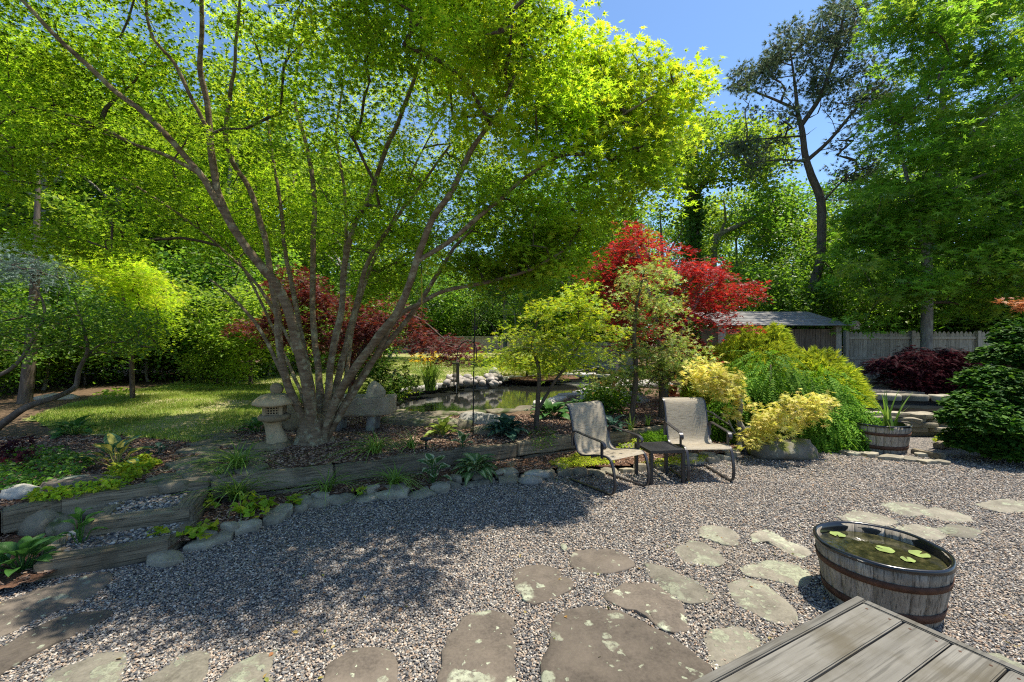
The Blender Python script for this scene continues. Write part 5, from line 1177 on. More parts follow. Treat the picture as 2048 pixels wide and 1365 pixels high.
# variegated maple
rr_ = np.random.default_rng(24)
VB = P(1262, 852, 7.35); VB.z = .28
poly = [(1190,600),(1230,570),(1260,530),(1300,520),(1340,540),(1380,580),(1400,610),(1385,660),(1400,700),(1390,745),(1350,775),(1300,750),(1240,780),(1215,750),(1240,690),(1210,650)]
tg = np.concatenate([pxfill([(1215,600),(1250,560),(1285,525),(1320,530),(1360,580),(1375,640),(1370,720),(1330,770),(1290,745),(1235,775),(1220,740),(1245,680)], 38, 6.9, 8.1, rr_), pxfill([(1180,745),(1260,740),(1330,745),(1330,775),(1220,790)], 14, 7.2, 7.7, rr_)])
tk = [([VB, P(1268, 800, 7.35), P(1272, 740, 7.35), P(1268, 670, 7.4), P(1275, 600, 7.4), P(1290, 540, 7.4)], [.055, .048, .042, .034, .022, .01]), ]
make_tree('variegated_maple', 'pale cream and green variegated maple between the two chairs', 'tree', VB, tk, tg, [(*pads(tg, rr_.uniform(.18, .32, len(tg)), 58, rr_, .05, .2, .55, None, (.05, .08)), STAR, M['pale'])], M['twig'], M['twig'], rr_, grow_kw=dict(rt=.0038))
rr_ = np.random.default_rng(25)
VB = P(1322, 822, 7.7); VB.z = .28
tg = pxfill([(1290,710),(1340,680),(1395,700),(1410,735),(1380,770),(1340,765),(1300,750)], 22, 7.3, 8.1, rr_)
make_tree('variegated_maple', 'short forked maple with mottled green leaves behind the right chair', 'tree', VB, [([VB, P(1324, 775, 7.7), P(1320, 735, 7.7), P(1330, 690, 7.7)], [.055, .05, .036, .015]), ([P(1324, 772, 7.7), P(1345, 750, 7.65), P(1368, 715, 7.6)], [.035, .03, .012])], tg, [(*pads(tg, .28, 70, rr_, .07, .2, .5, None, (.05, .08)), STAR, M['pale'])], M['twig'], M['twig'], rr_, grow_kw=dict(rt=.0038))
# green shrub left of the variegated trunk
tg = pxfill([(1190,765),(1230,755),(1255,780),(1240,810),(1190,812),(1175,790)], 26, 7.7, 8.3, rr_)
make_tree('shrub', 'deep green small leaved shrub at the pond edge beside the left chair', 'shrub', P(1215, 825, 8) * 1.0, [([P(1215, 825, 8), P(1215, 800, 8)], [.03, .015])], tg, [(*pads(tg, .24, 70, rr_, .07, .2, .6, None, (.05, .09)), OVAL6, M['shrubm'])], M['twig'], M['twig'], rr_, grow_kw=dict(rt=.003))
# yellow dwarf maple
rr_ = np.random.default_rng(26)
YB = G(1484, 905, .03)
pl = [(1375,735),(1420,725),(1450,745),(1470,760),(1485,790),(1500,830),(1490,850),(1465,835),(1440,800),(1410,780),(1390,765)]
pr = [(1500,840),(1540,810),(1580,795),(1630,785),(1660,795),(1660,815),(1620,835),(1580,860),(1540,865),(1505,860)]
tg = np.concatenate([pxfill(pl, 24, 5.9, 6.6, rr_), pxfill(pr, 24, 5.8, 6.5, rr_), pxfill([(1490,860),(1520,855),(1540,875),(1500,885)], 7, 6.0, 6.3, rr_)])
tk = [([YB, P(1483, 880, 6.55), P(1484, 860, 6.5), P(1478, 840, 6.5), P(1480, 800, 6.4), P(1450, 755, 6.3), P(1410, 740, 6.3)], [.075, .06, .05, .04, .03, .02, .01]), ([P(1484, 862, 6.5), P(1520, 850, 6.4), P(1560, 840, 6.3), P(1610, 815, 6.2)], [.04, .03, .022, .01])]
make_tree('yellow_maple', 'low golden yellow dwarf maple beside the right chair', 'tree', YB, tk, tg, [(*pads(tg, rr_.uniform(.10, .18, len(tg)), 46, rr_, .06, .3, .45, None, (.05, .085)), STAR7, M['yellow'])], M['greybark'], M['greybark'], rr_, grow_kw=dict(rt=.0036))
mb = MB(); db = G(1478, 900, .05)
for pts in ([(1478,880),(1462,852),(1440,838),(1410,830)], [(1470,868),(1450,862),(1428,848),(1402,846)], [(1462,852),(1452,832),(1440,826)], [(1440,838),(1425,826),(1408,820)]):
    mb.tube([P(a, b, 6.45 + i * .04) - db for i, (a, b) in enumerate(pts)], [.018, .012, .008, .004][:len(pts)], 5)
tag(mb.build('dead_branch', M['greybark'], None, True, db), 'bare grey dead branches behind the right arm of the right chair', 'branch')
# purple laceleaf
rr_ = np.random.default_rng(27)
PB = P(1865, 800, 11.6); PB.z = .35
poly = [(1745,735),(1775,715),(1800,705),(1830,697),(1880,697),(1920,702),(1945,720),(1960,750),(1945,770),(1900,775),(1850,785),(1800,770),(1780,748)]
tg = pxfill(poly, 170, 10.6, 12.4, rr_)
tk = [([PB, P(1868, 770, 11.6), P(1860, 740, 11.6), P(1850, 715, 11.6)], [.10, .08, .06, .03])]
make_tree('laceleaf_maple', 'dark purple mounded laceleaf maple in front of the picket fence', 'tree', PB, tk, tg, [(*pads(tg, rr_.uniform(.28, .42, len(tg)), 100, rr_, .05, .55, .35, (10.9, 11.6, .9), (.11, .18)), (FEATHER[0] * np.array([2.0, 1, 1]), FEATHER[1]), M['purple'])], M['pinebark'], M['twig'], rr_, grow_kw=dict(rt=.004))
mbf = pxfill([(1815,780),(1850,775),(1880,790),(1830,800)], 10, 10.9, 11.2, rr_)
tag(link('red_seedling', leaf_mesh('red_seedling', *[a if i else a - np.array([10, 11, .3]) for i, a in enumerate(pads(mbf, .14, 30, rr_, .05, .3, .6, None, (.06, .09)))], STAR, M['red']), None, (10, 11, .3)), 'small crimson seedling foliage under the purple laceleaf maple', 'plant')
# low spreading maple past the pond
rr_ = np.random.default_rng(28)
tg = pxfill([(975,722),(1010,708),(1060,705),(1120,712),(1130,735),(1040,738),(990,735)], 46, 14.5, 17, rr_)
SB = Vector((.55, 15.8, .35))
make_tree('spreading_maple', 'low wide green maple spreading over mulch beyond the pond', 'tree', SB, [([SB, SB + Vector((0, 0, .45)), SB + Vector((.1, 0, .9))], [.06, .05, .02])], tg, [(*pads(tg, rr_.uniform(.4, .6, len(tg)), 60, rr_, .05, .2, .4, None, (.08, .12)), STAR, M['lime'])], M['twig'], M['twig'], rr_, grow_kw=dict(rt=.006))
tag(link('mulch_ring', stone_mesh('mulch_ring', blob_outline(1.6, 1.3, rs, 12), .03, M['mulch'], rs), None, (.8, 15.8, .345)), kind='structure')

# ------------------------------------------------------------------ conifers on the right
def dome_pts(n, c, r, rng, zmin=0.0):
    d = rng.normal(0, 1, (n * 3, 3)); d[:, 2] = np.abs(d[:, 2]); d = nrmz(d); p = np.array(c) + d * np.array(r)
    b = np.array([1 + 0.16 * noise.noise(Vector(q) * 1.8) + 0.10 * noise.noise(Vector(q) * 4.5) for q in p]); p = np.array(c) + (p - np.array(c)) * b[:, None]
    k = p[:, 2] > zmin; return p[k][:n], d[k][:n]
def mound(name, label, cat, base, lobes, per, tmpl, mat, rng, size, mode, depth=0.22):
    root = empty(name, base, label, cat); nb = np.array(base); Ps = []; Ns = []; Ds = []
    for c, r in lobes:
        p, n = dome_pts(per, c, r, rng); p = p - n * rng.uniform(0, depth, (len(p), 1)) * np.array(r)
        if mode == 'weep': d = n * np.array([1, 1, .25]) + np.array([0, 0, -1.0]) + rng.normal(0, .28, p.shape); nr = n + rng.normal(0, .25, p.shape)
        elif mode == 'up': d = n + np.array([0, 0, .35]) + rng.normal(0, .3, p.shape); nr = np.array([0, 0, 1.]) + rng.normal(0, .5, p.shape)
        else: d = n * np.array([1, 1, .5]) + rng.normal(0, .3, p.shape); nr = np.array([0, 0, 1.]) + n * .4 + rng.normal(0, .35, p.shape)
        Ps.append(p); Ns.append(nr); Ds.append(d)
    p = np.concatenate(Ps); o = link('crown', leaf_mesh('crown', p - nb, np.concatenate(Ns), np.concatenate(Ds), rng.uniform(size[0], size[1], len(p)), tmpl, mat), root)
    for c, r in lobes:
        mb = MB(); mb.tube([Vector((0, 0, 0)), Vector((c[0], c[1], c[2] + r[2] * .3)) - Vector(base), Vector((c[0], c[1], c[2] + r[2] * .8)) - Vector(base)], [.06, .045, .01], 7)
        mb.build('branch', M['pinebark'], root, True)
    # dark inner foliage so that the mound is not hollow
    q = []
    for c, r in lobes:
        d = nrmz(rng.normal(0, 1, (per // 3, 3))); d[:, 2] = np.abs(d[:, 2]); q.append(np.array(c) + d * np.array(r) * rng.uniform(.45, .78, (len(d), 1)))
    q = np.concatenate(q); link('inner_crown', leaf_mesh('inner_crown', q - nb, rng.normal(0, 1, q.shape), rng.normal(0, 1, q.shape) + np.array([0, 0, -.4]), rng.uniform(size[0], size[1], len(q)) * 1.3, tmpl, mat), root)
    return root
rc = np.random.default_rng(31)
W_ = lambda px_, py_, Y: tuple(P(px_, py_, Y))
mound('weeping_hemlock', 'bright green weeping conifer mound beside the barrel planter', 'conifer', Vector((4.6, 7.3, 0.0)),
      [((4.35, 7.4, .12), (.92, .85, 1.42)), ((5.05, 7.4, .1), (.80, .78, 1.18)), ((4.75, 6.95, .0), (.62, .5, .78)), ((5.35, 7.1, 0), (.42, .5, .75)), ((3.75, 7.2, .1), (.5, .5, .95))], 950, (FEATHER[0] * np.array([1.0, 1, 1]), FEATHER[1]), M['hem'], rc, (.20, .36), 'weep', .25)
mound('golden_conifer', 'yellow green mounded conifer behind the weeping green conifer', 'conifer', Vector((5.4, 9.6, .2)),
      [((5.1, 9.5, .5), (1.25, 1.0, 1.25)), ((6.2, 9.3, .4), (.95, .9, 1.1)), ((4.4, 9.3, .4), (.7, .7, .85)), ((6.75, 9.1, .2), (.55, .6, .85)), ((5.6, 9.8, .9), (.8, .7, 1.05))], 1500, TUFT_T, M['gold'], rc, (.13, .22), 'up', .2)
FANV = (np.array([(0, 0, 0), (-.42, .55, .06), (-.22, .95, .02), (0, .82, .1), (.22, 1., .02), (.42, .6, .06)]), np.array([(0, 2, 1), (0, 3, 2), (0, 4, 3), (0, 5, 4)]))
lob = []
for px_, py_, Y, r in ((2015,700,6.6,.42),(2050,660,6.7,.40),(1990,745,6.4,.42),(1955,790,6.3,.36),(2030,780,6.2,.52),(1930,815,6.2,.28),(1985,830,6.0,.46),(2060,860,5.9,.52),(1950,865,6.1,.36),(2010,880,6.0,.4),(2080,740,6.6,.55),(2120,800,6.3,.6),(2100,680,6.9,.5),(2035,640,6.9,.26)):
    c = P(px_, py_, Y); lob.append(((c.x, c.y, c.z - .18), (r, r, r * .72)))
mound('hinoki_cypress', 'dark green tiered cypress with bright tips at the right edge', 'conifer', Vector((7.3, 6.5, 0)), lob, 1500, FANV, M['hinoki'], rc, (.045, .085), 'out', .35)

# ------------------------------------------------------------------ tall trees
def broad_proto(name, seed, h, cr, trunk_h, nclump, per, leafsize, mat, twm=None, bark=None, lean=0.0, tr=.16, padr=(.6, 1.1), tm=BROAD):
    rng = np.random.default_rng(seed); root = None
    base = Vector((0, 0, 0)); top = Vector((lean, 0, h * .85))
    pts = [base, Vector((lean * .2 + rng.normal(0, .1), rng.normal(0, .1), trunk_h)), Vector((lean * .5 + rng.normal(0, .2), rng.normal(0, .2), h * .55)), top]
    tk = [(pts, [tr, tr * .85, tr * .6, tr * .15])]
    for i in range(4):
        q = rng.random() * 6.28; z0 = trunk_h + (h * .4) * rng.random(); L = cr * rng.uniform(.5, .8)
        p0 = Vector((lean * z0 / h, 0, z0)); tk.append(([p0, p0 + Vector((math.cos(q) * L * .5, math.sin(q) * L * .5, L * .5)), p0 + Vector((math.cos(q) * L, math.sin(q) * L, L * .9))], [tr * .45, tr * .3, tr * .1]))
    zc_ = (h + trunk_h) / 2 + .3; rz_ = (h - trunk_h) / 2 + .4
    tg = ellipsoid_pts(nclump, (lean * .6, 0, zc_), (cr, cr, rz_), rng, .3)
    tg = np.array([t for t in tg if noise.noise(Vector(t) * .45 + Vector((seed, 0, 0))) > -.2])
    return make_tree(name, 'x', 'tree', base, tk, tg, [(*pads(tg, rng.uniform(padr[0], padr[1], len(tg)), per, rng, .22, .3, .55, None, leafsize), tm, mat)], bark or M['greybark'], twm or M['twig'], rng, grow_kw=dict(rt=.012, seg=.7, rmax=.1), k=8, tw_k=4)
def copy_tree(root, loc, rz, s, label, group=None, name=None):
    r = root.copy(); COL.objects.link(r); r.location = loc; r.rotation_euler = (0, 0, rz); r.scale = (s, s, s) if not hasattr(s, '__len__') else s
    r['label'] = label
    if 'group' in r and not group: del r['group']
    if group: r['group'] = group
    if name: r.name = name
    for c in list(root.children):
        d = c.copy(); COL.objects.link(d); d.parent = r
    return r
pa = broad_proto('leafy_tree', 41, 13, 3.6, 2.6, 170, 120, (.13, .22), M['broad'])
pb_ = broad_proto('leafy_tree', 42, 12, 3.2, 2.0, 160, 120, (.12, .20), M['broad_b'])
pc = broad_proto('leafy_tree', 43, 14, 3.8, 3.0, 170, 120, (.13, .22), M['broad_c'])
pd = broad_proto('understory_tree', 44, 4.6, 2.0, .5, 90, 110, (.09, .16), M['broad'], tr=.06, padr=(.4, .7))
pe_ = broad_proto('understory_tree', 45, 3.6, 1.8, .3, 80, 110, (.08, .15), M['shrubm'], tr=.05, padr=(.35, .6), tm=OVAL6)
pf = broad_proto('leafy_tree', 46, 9, 3.0, 2.2, 90, 95, (.11, .19), M['broad_b'], padr=(.45, .8))
used = set()
ADJ = {id(pa): 'mid green', id(pb_): 'light yellow green', id(pc): 'deep green', id(pd): 'mid green', id(pe_): 'bright small leaved', id(pf): 'light green rounded'}
def put(proto, px_, Y, rz, s, label, group=None, z=.3):
    label = label.replace('ADJ', ADJ[id(proto)])
    loc = ((px_ - CX) / F * Y, Y, z)
    if id(proto) not in used:
        used.add(id(proto)); proto.location = loc; proto.rotation_euler = (0, 0, rz); proto.scale = (s, s, s) if not hasattr(s, '__len__') else s; proto['label'] = label
        if group: proto['group'] = group
        return proto
    return copy_tree(proto, loc, rz, s, label, group)
rq = random.Random(77)
gl = 'trees of the wood behind the left fence'; ll = 'tall ADJ tree of the wood behind the left lawn and fence'
for px_, Y, p, s in ((-260, 15, pa, .95), (-60, 17, pc, 1.0), (90, 14.5, pb_, .9), (230, 18.5, pa, 1.0), (350, 22, pc, 1.05), (470, 18, pb_, 1.0), (590, 24, pa, 1.05), (690, 21, pf, 1.15), (30, 24, pa, 1.2), (180, 27, pb_, 1.3), (430, 29, pa, 1.25), (780, 33, pc, 1.05), (-420, 19, pc, 1.1), (-160, 24, pb_, 1.3), (540, 34, pc, 1.3), (300, 34, pc, 1.4), (660, 38, pb_, 1.2)):
    put(p, px_, Y, rq.uniform(0, 6.28), s, ll, gl)
gm = 'distant trees beyond the far fence'; lm_ = 'far ADJ tree standing beyond the fence at the end of the lawn'
for px_, Y, p, s in ((800, 56, pb_, .85), (870, 60, pa, .95), (930, 55, pf, 1.0), (985, 58, pc, .8), (1040, 52, pa, .8), (1100, 48, pc, .75), (900, 70, pb_, 1.1), (1000, 72, pa, 1.1), (740, 58, pa, 1.0), (1160, 44, pc, .8), (1080, 62, pb_, 1.0)):
    put(p, px_, Y, rq.uniform(0, 6.28), s, lm_, gm)
gf = 'bushes along the far fence'; lf = 'round ADJ bush at the foot of the far wood beyond the lawn'
for i, px_ in enumerate(range(640, 1240, 34)):
    put((pd, pe_)[i % 2], px_, 52 + 7 * (i % 3), rq.uniform(0, 6.28), 1.9 + .25 * (i % 4), lf, gf)
gr_ = 'trees of the wood behind the right fence and shed'; lr_ = 'ADJ leafy tree in the wood behind the shed and right fence'
for px_, Y, p, s in ((1140, 25, pa, .95), (1010, 31, pc, 1.0), (1230, 30, pb_, .9), (1225, 26, pf, 1.02), (1320, 24, pf, 1.10), (1470, 27, pb_, .86), (1590, 24, pf, .95), (1700, 27, pc, .85), (1560, 34, pc, .95), (1400, 36, pa, .95), (1270, 38, pc, .9), (1780, 22, pa, .80), (1960, 24, pc, 1.05), (2080, 20, pa, 1.0), (2200, 18, pc, 1.0), (1900, 30, pb_, 1.2), (1660, 36, pa, 1.0), (2300, 24, pb_, 1.1)):
    put(p, px_, Y, rq.uniform(0, 6.28), s, lr_, gr_)
# understory on the left and along fences
gu = 'shrubs and young trees in front of the left fence'; lu = 'dense ADJ shrub growing along the shaded left fence'
for px_, Y, p, s in ((-120, 11.5, pd, .9), (85, 11.6, pd, .75), (-30, 10.6, pe_, .8), (10, 12.6, pe_, .85), (175, 13.2, pe_, .8), (-90, 9.4, pe_, .7), (300, 14.2, pd, .8), (40, 13.0, pe_, 1.0), (120, 14.0, pd, .9), (330, 15.5, pe_, 1.05), (400, 15.0, pd, .95), (470, 14.5, pe_, 1.1), (535, 16, pd, .95), (600, 18, pe_, 1.1), (660, 21, pd, 1.0), (250, 16.5, pd, 1.0), (-20, 15.5, pd, 1.1), (740, 27, pe_, 1.3), (720, 24, pd, 1.1)):
    put(p, px_, Y, rq.uniform(0, 6.28), s, lu, gu)
gv = 'shrubs in front of the wood on the right'; lv = 'ADJ bush filling the gap behind the shed and right fence'
for px_, Y, p, s in ((1120, 30, pd, 1.1), (1190, 26, pe_, 1.3), (1290, 19, pd, .95), (1400, 17.5, pe_, 1.0), (1500, 17.5, pd, .95), (1580, 18.5, pe_, 1.2), (1660, 19, pd, 1.1), (1720, 20, pe_, 1.5), (1800, 19.5, pd, 1.1), (1890, 20, pe_, 1.5), (1960, 19, pd, 1.15), (2050, 18.5, pe_, 1.3), (2140, 17.5, pd, 1.2)):
    put(p, px_, Y, rq.uniform(0, 6.28), s, lv, gv)
# individual recognisable trees
rx = np.random.default_rng(51)
# azalea-like bright shrub left of the trunk
tg = pxfill([(375,725),(400,708),(450,705),(490,715),(505,745),(470,755),(400,752)], 60, 12.2, 13.6, rx)
AB = Vector((-8.7, 13, .33)); make_tree('azalea_bush', 'low light green bush at the lawn edge left of the big maple', 'shrub', AB, [([AB, AB + Vector((0, 0, .3))], [.04, .02])], tg, [(*pads(tg, .38, 75, rx, .12, .2, .6, None, (.05, .09)), OVAL6, M['broad_b'])], M['twig'], M['twig'], rx, grow_kw=dict(rt=.004))
# viburnum layered
tg = pxfill([(330,560),(420,590),(500,570),(540,600),(600,640),(600,700),(500,705),(420,690),(380,640)], 100, 11.5, 13.5, rx)
VBb = Vector((-7.6, 12.8, .33)); make_tree('viburnum', 'layered bright green viburnum behind the left stems of the big maple', 'shrub', VBb, [([VBb, VBb + Vector((0, 0, 1.2)), VBb + Vector((.1, 0, 2.4))], [.06, .05, .02])], tg, [(*pads(tg, rx.uniform(.4, .65, len(tg)), 65, rx, .06, .15, .35, None, (.08, .14)), OVAL6, M['broad_b'])], M['twig'], M['twig'], rx, grow_kw=dict(rt=.005))
# bright yellow-green maple at left
tg = pxfill([(165,495),(210,490),(265,510),(300,545),(335,575),(340,610),(290,600),(240,575),(190,560),(155,530)], 90, 8.8, 10.6, rx)
tg2 = pxfill([(190,590),(330,610),(345,660),(250,700),(180,650)], 60, 9.0, 10.4, rx)
YBb = P(265, 770, 9.8); YBb.z = .3
make_tree('golden_maple', 'small maple with glowing yellow green top at the left edge of the lawn', 'tree', YBb, [([YBb, P(262, 700, 9.8), P(250, 620, 9.7), P(240, 540, 9.7)], [.05, .045, .035, .015])], np.concatenate([tg, tg2]), [(*pads(tg, rx.uniform(.3, .48, len(tg)), 85, rx, .05, .3, .4, None, (.05, .08)), STAR, M['maple_tip_sunlit']), (*pads(tg2, .42, 70, rx, .06, .3, .4, None, (.05, .08)), STAR, M['maple'])], M['twig'], M['twig'], rx, grow_kw=dict(rt=.004))
# blue spruce / cedar far left
tg = pxfill([(-60,470),(60,475),(140,520),(165,560),(120,570),(40,545),(-60,560)], 70, 8.2, 9.8, rx)
CBb = Vector((-10.2, 9.2, .3)); make_tree('blue_cedar', 'blue grey needled cedar at the far left behind the small tree', 'conifer', CBb, [([CBb, CBb + Vector((.2, 0, 2)), CBb + Vector((.3, 0, 5.2))], [.12, .09, .02])], tg, [(*pads(tg, .45, 55, rx, .08, .5, .5, None, (.10, .17)), FEATHER, M['spruce'])], M['pinebark'], M['twig'], rx, grow_kw=dict(rt=.006))
# crooked small tree at left with leaning trunk
CB = G(-20, 870, .28)
tk = [([CB, P(35, 825, 6.3), P(70, 808, 6.4), P(110, 795, 6.6), P(150, 775, 7.0), P(158, 740, 7.0), P(175, 700, 7.0), P(165, 650, 7.0), P(150, 600, 7.0)], [.05, .045, .042, .04, .036, .03, .024, .016, .01]),
      ([P(-60, 770, 6.3), P(20, 740, 6.5), P(60, 690, 6.6), P(90, 620, 6.8), P(60, 560, 6.8)], [.03, .026, .022, .016, .008]), ([P(158, 735, 7.0), P(200, 690, 7.1), P(260, 680, 7.2), P(320, 640, 7.3)], [.02, .016, .012, .006])]
tg = np.concatenate([pxfill([(-40,580),(80,590),(160,590),(280,620),(330,690),(250,720),(140,690),(60,720),(-40,700)], 85, 6.2, 7.8, rx)])
make_tree('crooked_tree', 'crooked low tree leaning over the mulch at the far left', 'tree', CB, tk, tg, [(*pads(tg, rx.uniform(.25, .4, len(tg)), 62, rx, .06, .2, .45, None, (.045, .075)), OVAL6, M['shrubm'])], M['pinebark'], M['twig'], rx, grow_kw=dict(rt=.004))
# pine
PNB = P(1615, 668, 18.0); PNB.z = .3
tk = [([PNB, P(1622, 600, 18), P(1640, 520, 18), P(1643, 440, 18), P(1640, 395, 18), P(1622, 350, 18), P(1610, 310, 18), P(1604, 260, 18), P(1595, 225, 18), P(1590, 170, 18), P(1580, 100, 18)], [.21, .19, .175, .165, .155, .14, .12, .10, .08, .055, .02]),
      ([P(1603, 250, 18), P(1640, 195, 18), P(1660, 140, 17.8), P(1680, 70, 17.8), P(1690, 10, 17.8)], [.10, .085, .07, .05, .02]),
      ([P(1590, 218, 18), P(1550, 200, 18), P(1500, 180, 18.2), P(1465, 165, 18.2)], [.06, .05, .035, .015]),
      ([P(1618, 318, 18), P(1660, 280, 17.5), P(1710, 220, 17.4), P(1750, 180, 17.4), P(1785, 150, 17.4)], [.08, .065, .05, .03, .012]),
      ([P(1606, 272, 18), P(1570, 275, 18), P(1510, 280, 18), P(1450, 290, 18)], [.04, .034, .025, .01]),
      ([P(1614, 325, 18), P(1560, 320, 17.6), P(1480, 330, 17.4)], [.045, .035, .012]),
      ([P(1650, 400, 18), P(1700, 350, 17.6), P(1750, 330, 17.6)], [.04, .03, .012])]
tg = np.concatenate([pxfill([(1630,40),(1650,5),(1690,0),(1725,10),(1730,60),(1720,90),(1670,90),(1650,70)], 46, 17, 18.8, rx),
     pxfill([(1550,80),(1575,45),(1610,60),(1660,80),(1700,90),(1700,120),(1640,140),(1560,130),(1510,150),(1530,110)], 62, 17, 19, rx),
     pxfill([(1450,155),(1480,135),(1530,125),(1560,160),(1500,180),(1460,180)], 28, 17.5, 18.8, rx), pxfill([(1600,150),(1690,150),(1690,185),(1610,190)], 22, 17, 18.5, rx),
     pxfill([(1720,170),(1760,150),(1795,155),(1790,190),(1740,220),(1720,210)], 22, 17, 18, rx), pxfill([(1440,280),(1560,270),(1560,300),(1450,310)], 16, 17.5, 18.4, rx), pxfill([(1690,110),(1760,120),(1750,150),(1700,150)], 10, 17, 18, rx), pxfill([(1690,330),(1770,310),(1770,350),(1700,360)], 10, 17, 18, rx)])
tgl = np.concatenate([pxfill([(1480,185),(1600,170),(1600,260),(1490,240)], 22, 17, 18.8, rx), pxfill([(1640,190),(1800,190),(1770,300),(1650,300)], 34, 16.8, 18.5, rx), pxfill([(1470,300),(1600,300),(1590,360),(1490,350)], 16, 17, 18.5, rx), pxfill([(1660,320),(1780,320),(1740,420),(1670,400)], 16, 16.8, 18.3, rx)])
bare = pxfill([(1500,180),(1600,140),(1740,160),(1760,260),(1720,330),(1560,330),(1480,270)], 70, 16.8, 19, rx)
make_tree('pine_tree', 'tall leaning pine with open grey green crown against the blue sky', 'tree', PNB, tk, np.concatenate([tg, tgl, bare]), [(*pads(tg, rx.uniform(.28, .5, len(tg)), 20, rx, .12, .1, .9, None, (.17, .27)), TUFT, M['pine']), (*pads(tgl, .42, 13, rx, .12, .1, .9, None, (.16, .25)), TUFT, M['pine'])], M['pinebark'], M['pinebark'], rx, grow_kw=dict(rt=.012, seg=.5, up=-.3, near=.1), tw_k=5)
# big maple on the right
BGB = P(1852, 640, 14.4); BGB.z = .3
tk = [([BGB, P(1855, 560, 14.4), P(1853, 500, 14.4), P(1862, 430, 14.4), P(1878, 330, 14.4), P(1885, 200, 14.4), P(1890, 60, 14.4), P(1892, -80, 14.4)], [.17, .15, .14, .12, .10, .08, .055, .025]), ([P(1851, 515, 14.4), P(1842, 470, 14.3), P(1820, 380, 14), P(1790, 250, 13.8)], [.09, .08, .06, .03]), ([P(1878, 330, 14.4), P(1960, 250, 13.8), P(2050, 180, 13.5)], [.06, .045, .02]), ([P(1870, 400, 14.4), P(1940, 360, 13.6), P(2030, 330, 13.2)], [.05, .04, .02])]
poly = [(1750,-120),(1770,20),(1745,110),(1790,130),(1765,240),(1745,330),(1700,420),(1690,500),(1700,580),(1720,640),(1820,640),(1950,620),(2100,600),(2140,200),(2140,-120)]
tg = pxfill(poly, 430, 12.0, 16.0, rx)
tg = np.array([t for t in tg if noise.noise(Vector(t) * .55) > -.17])
kk_ = rx.random(len(tg)) < .25
make_tree('broad_maple', 'very tall dense green maple with grey trunk at the right edge', 'tree', BGB, tk, tg, [(*pads(tg[~kk_], rx.uniform(.55, .95, (~kk_).sum()), 120, rx, .12, .35, .45, None, (.13, .21)), STAR, M['bigmaple']), (*pads(tg[kk_], rx.uniform(.5, .85, kk_.sum()), 100, rx, .12, .35, .45, None, (.13, .21)), STAR, M['broad_b'])], M['greybark'], M['twig'], rx, grow_kw=dict(rt=.008, seg=.6), tw_k=5)
# ivy-clad oak and pale forked oak
OB = P(1392, 640, 21); OB.z = .3
tk = [([OB, P(1390, 520, 21), P(1388, 420, 21), P(1380, 350, 21), P(1370, 290, 21)], [.26, .24, .22, .16, .06]), ([P(1388, 400, 21), P(1425, 340, 21), P(1460, 300, 21)], [.12, .09, .04]), ([P(1386, 390, 21), P(1345, 330, 20.5), P(1310, 290, 20.5)], [.12, .08, .04])]
tg = pxfill([(1260,300),(1290,255),(1340,235),(1420,225),(1500,230),(1560,260),(1580,320),(1520,370),(1430,380),(1340,370),(1270,350)], 130, 19, 23, rx)
iv = np.array([np.array(P(1389 + rx.normal(0, 7), rx.uniform(390, 560), 20.8)) for _ in range(40)])
make_tree('oak_tree', 'spreading oak with dark ivy covered trunk beyond the red maple', 'tree', OB, tk, tg, [(*pads(tg, rx.uniform(.5, .85, len(tg)), 85, rx, .2, .2, .6, None, (.11, .19)), BROAD, M['broad_b']), (*pads(iv, .30, 60, rx, .25, .1, 1.0, None, (.12, .2)), BROAD, M['broad_c'])], M['pinebark'], M['twig'], rx, grow_kw=dict(rt=.012, seg=.6), tw_k=4)
OB = P(1425, 560, 23); OB.z = .3
tk = [([OB, P(1428, 500, 23), P(1440, 470, 23), P(1480, 450, 23), P(1530, 420, 23), P(1580, 370, 23)], [.16, .15, .13, .10, .07, .03]), ([P(1432, 490, 23), P(1450, 440, 23), P(1447, 400, 23)], [.10, .07, .03])]
tg = pxfill([(1470,430),(1520,370),(1600,350),(1640,420),(1620,500),(1500,520)], 70, 21, 25, rx)
make_tree('oak_tree', 'smaller oak with pale forked trunk left of the pine', 'tree', OB, tk, tg, [(*pads(tg, rx.uniform(.5, .8, len(tg)), 70, rx, .2, .2, .6, None, (.11, .19)), BROAD, M['broad'])], M['greybark'], M['twig'], rx, grow_kw=dict(rt=.012, seg=.6), tw_k=4)
# branch tip of an orange-red maple entering at the right edge
tg = pxfill([(1985,612),(2040,600),(2100,600),(2100,618),(2030,616)], 9, 6.8, 7.2, rx)
OT = Vector((9.0, 7.0, .0)); make_tree('coral_maple', 'coral leaved maple branch reaching in at the right edge above the cypress', 'tree', OT, [([OT, OT + Vector((0, 0, 1.5)), P(2120, 610, 7)], [.05, .04, .012])], tg, [(*pads(tg, .16, 36, rx, .03, .2, .35, None, (.05, .08)), STAR, foliage('coral_leaf', [(.5, .16, .07), (.55, .28, .12)], (1.3, 1.1, .8), .35))], M['twig'], M['twig'], rx, grow_kw=dict(rt=.004))
# bare twiggy tree right of centre beyond the pond (grey twigs, thin leaf)
tg = pxfill([(1000,610),(1060,600),(1075,660),(1040,690),(1005,670)], 30, 24, 26, rx)
TBb = P(1030, 712, 25); TBb.z = .34
make_tree('birch_tree', 'thin pale twigged young tree by the far fence corner', 'tree', TBb, [([TBb, P(1032, 670, 25), P(1028, 620, 25)], [.05, .04, .02])], tg, [(*pads(tg, .35, 40, rx, .15, .1, .6, None, (.1, .16)), OVAL6, M['broad_b'])], M['greybark'], M['greybark'], rx, grow_kw=dict(rt=.01))

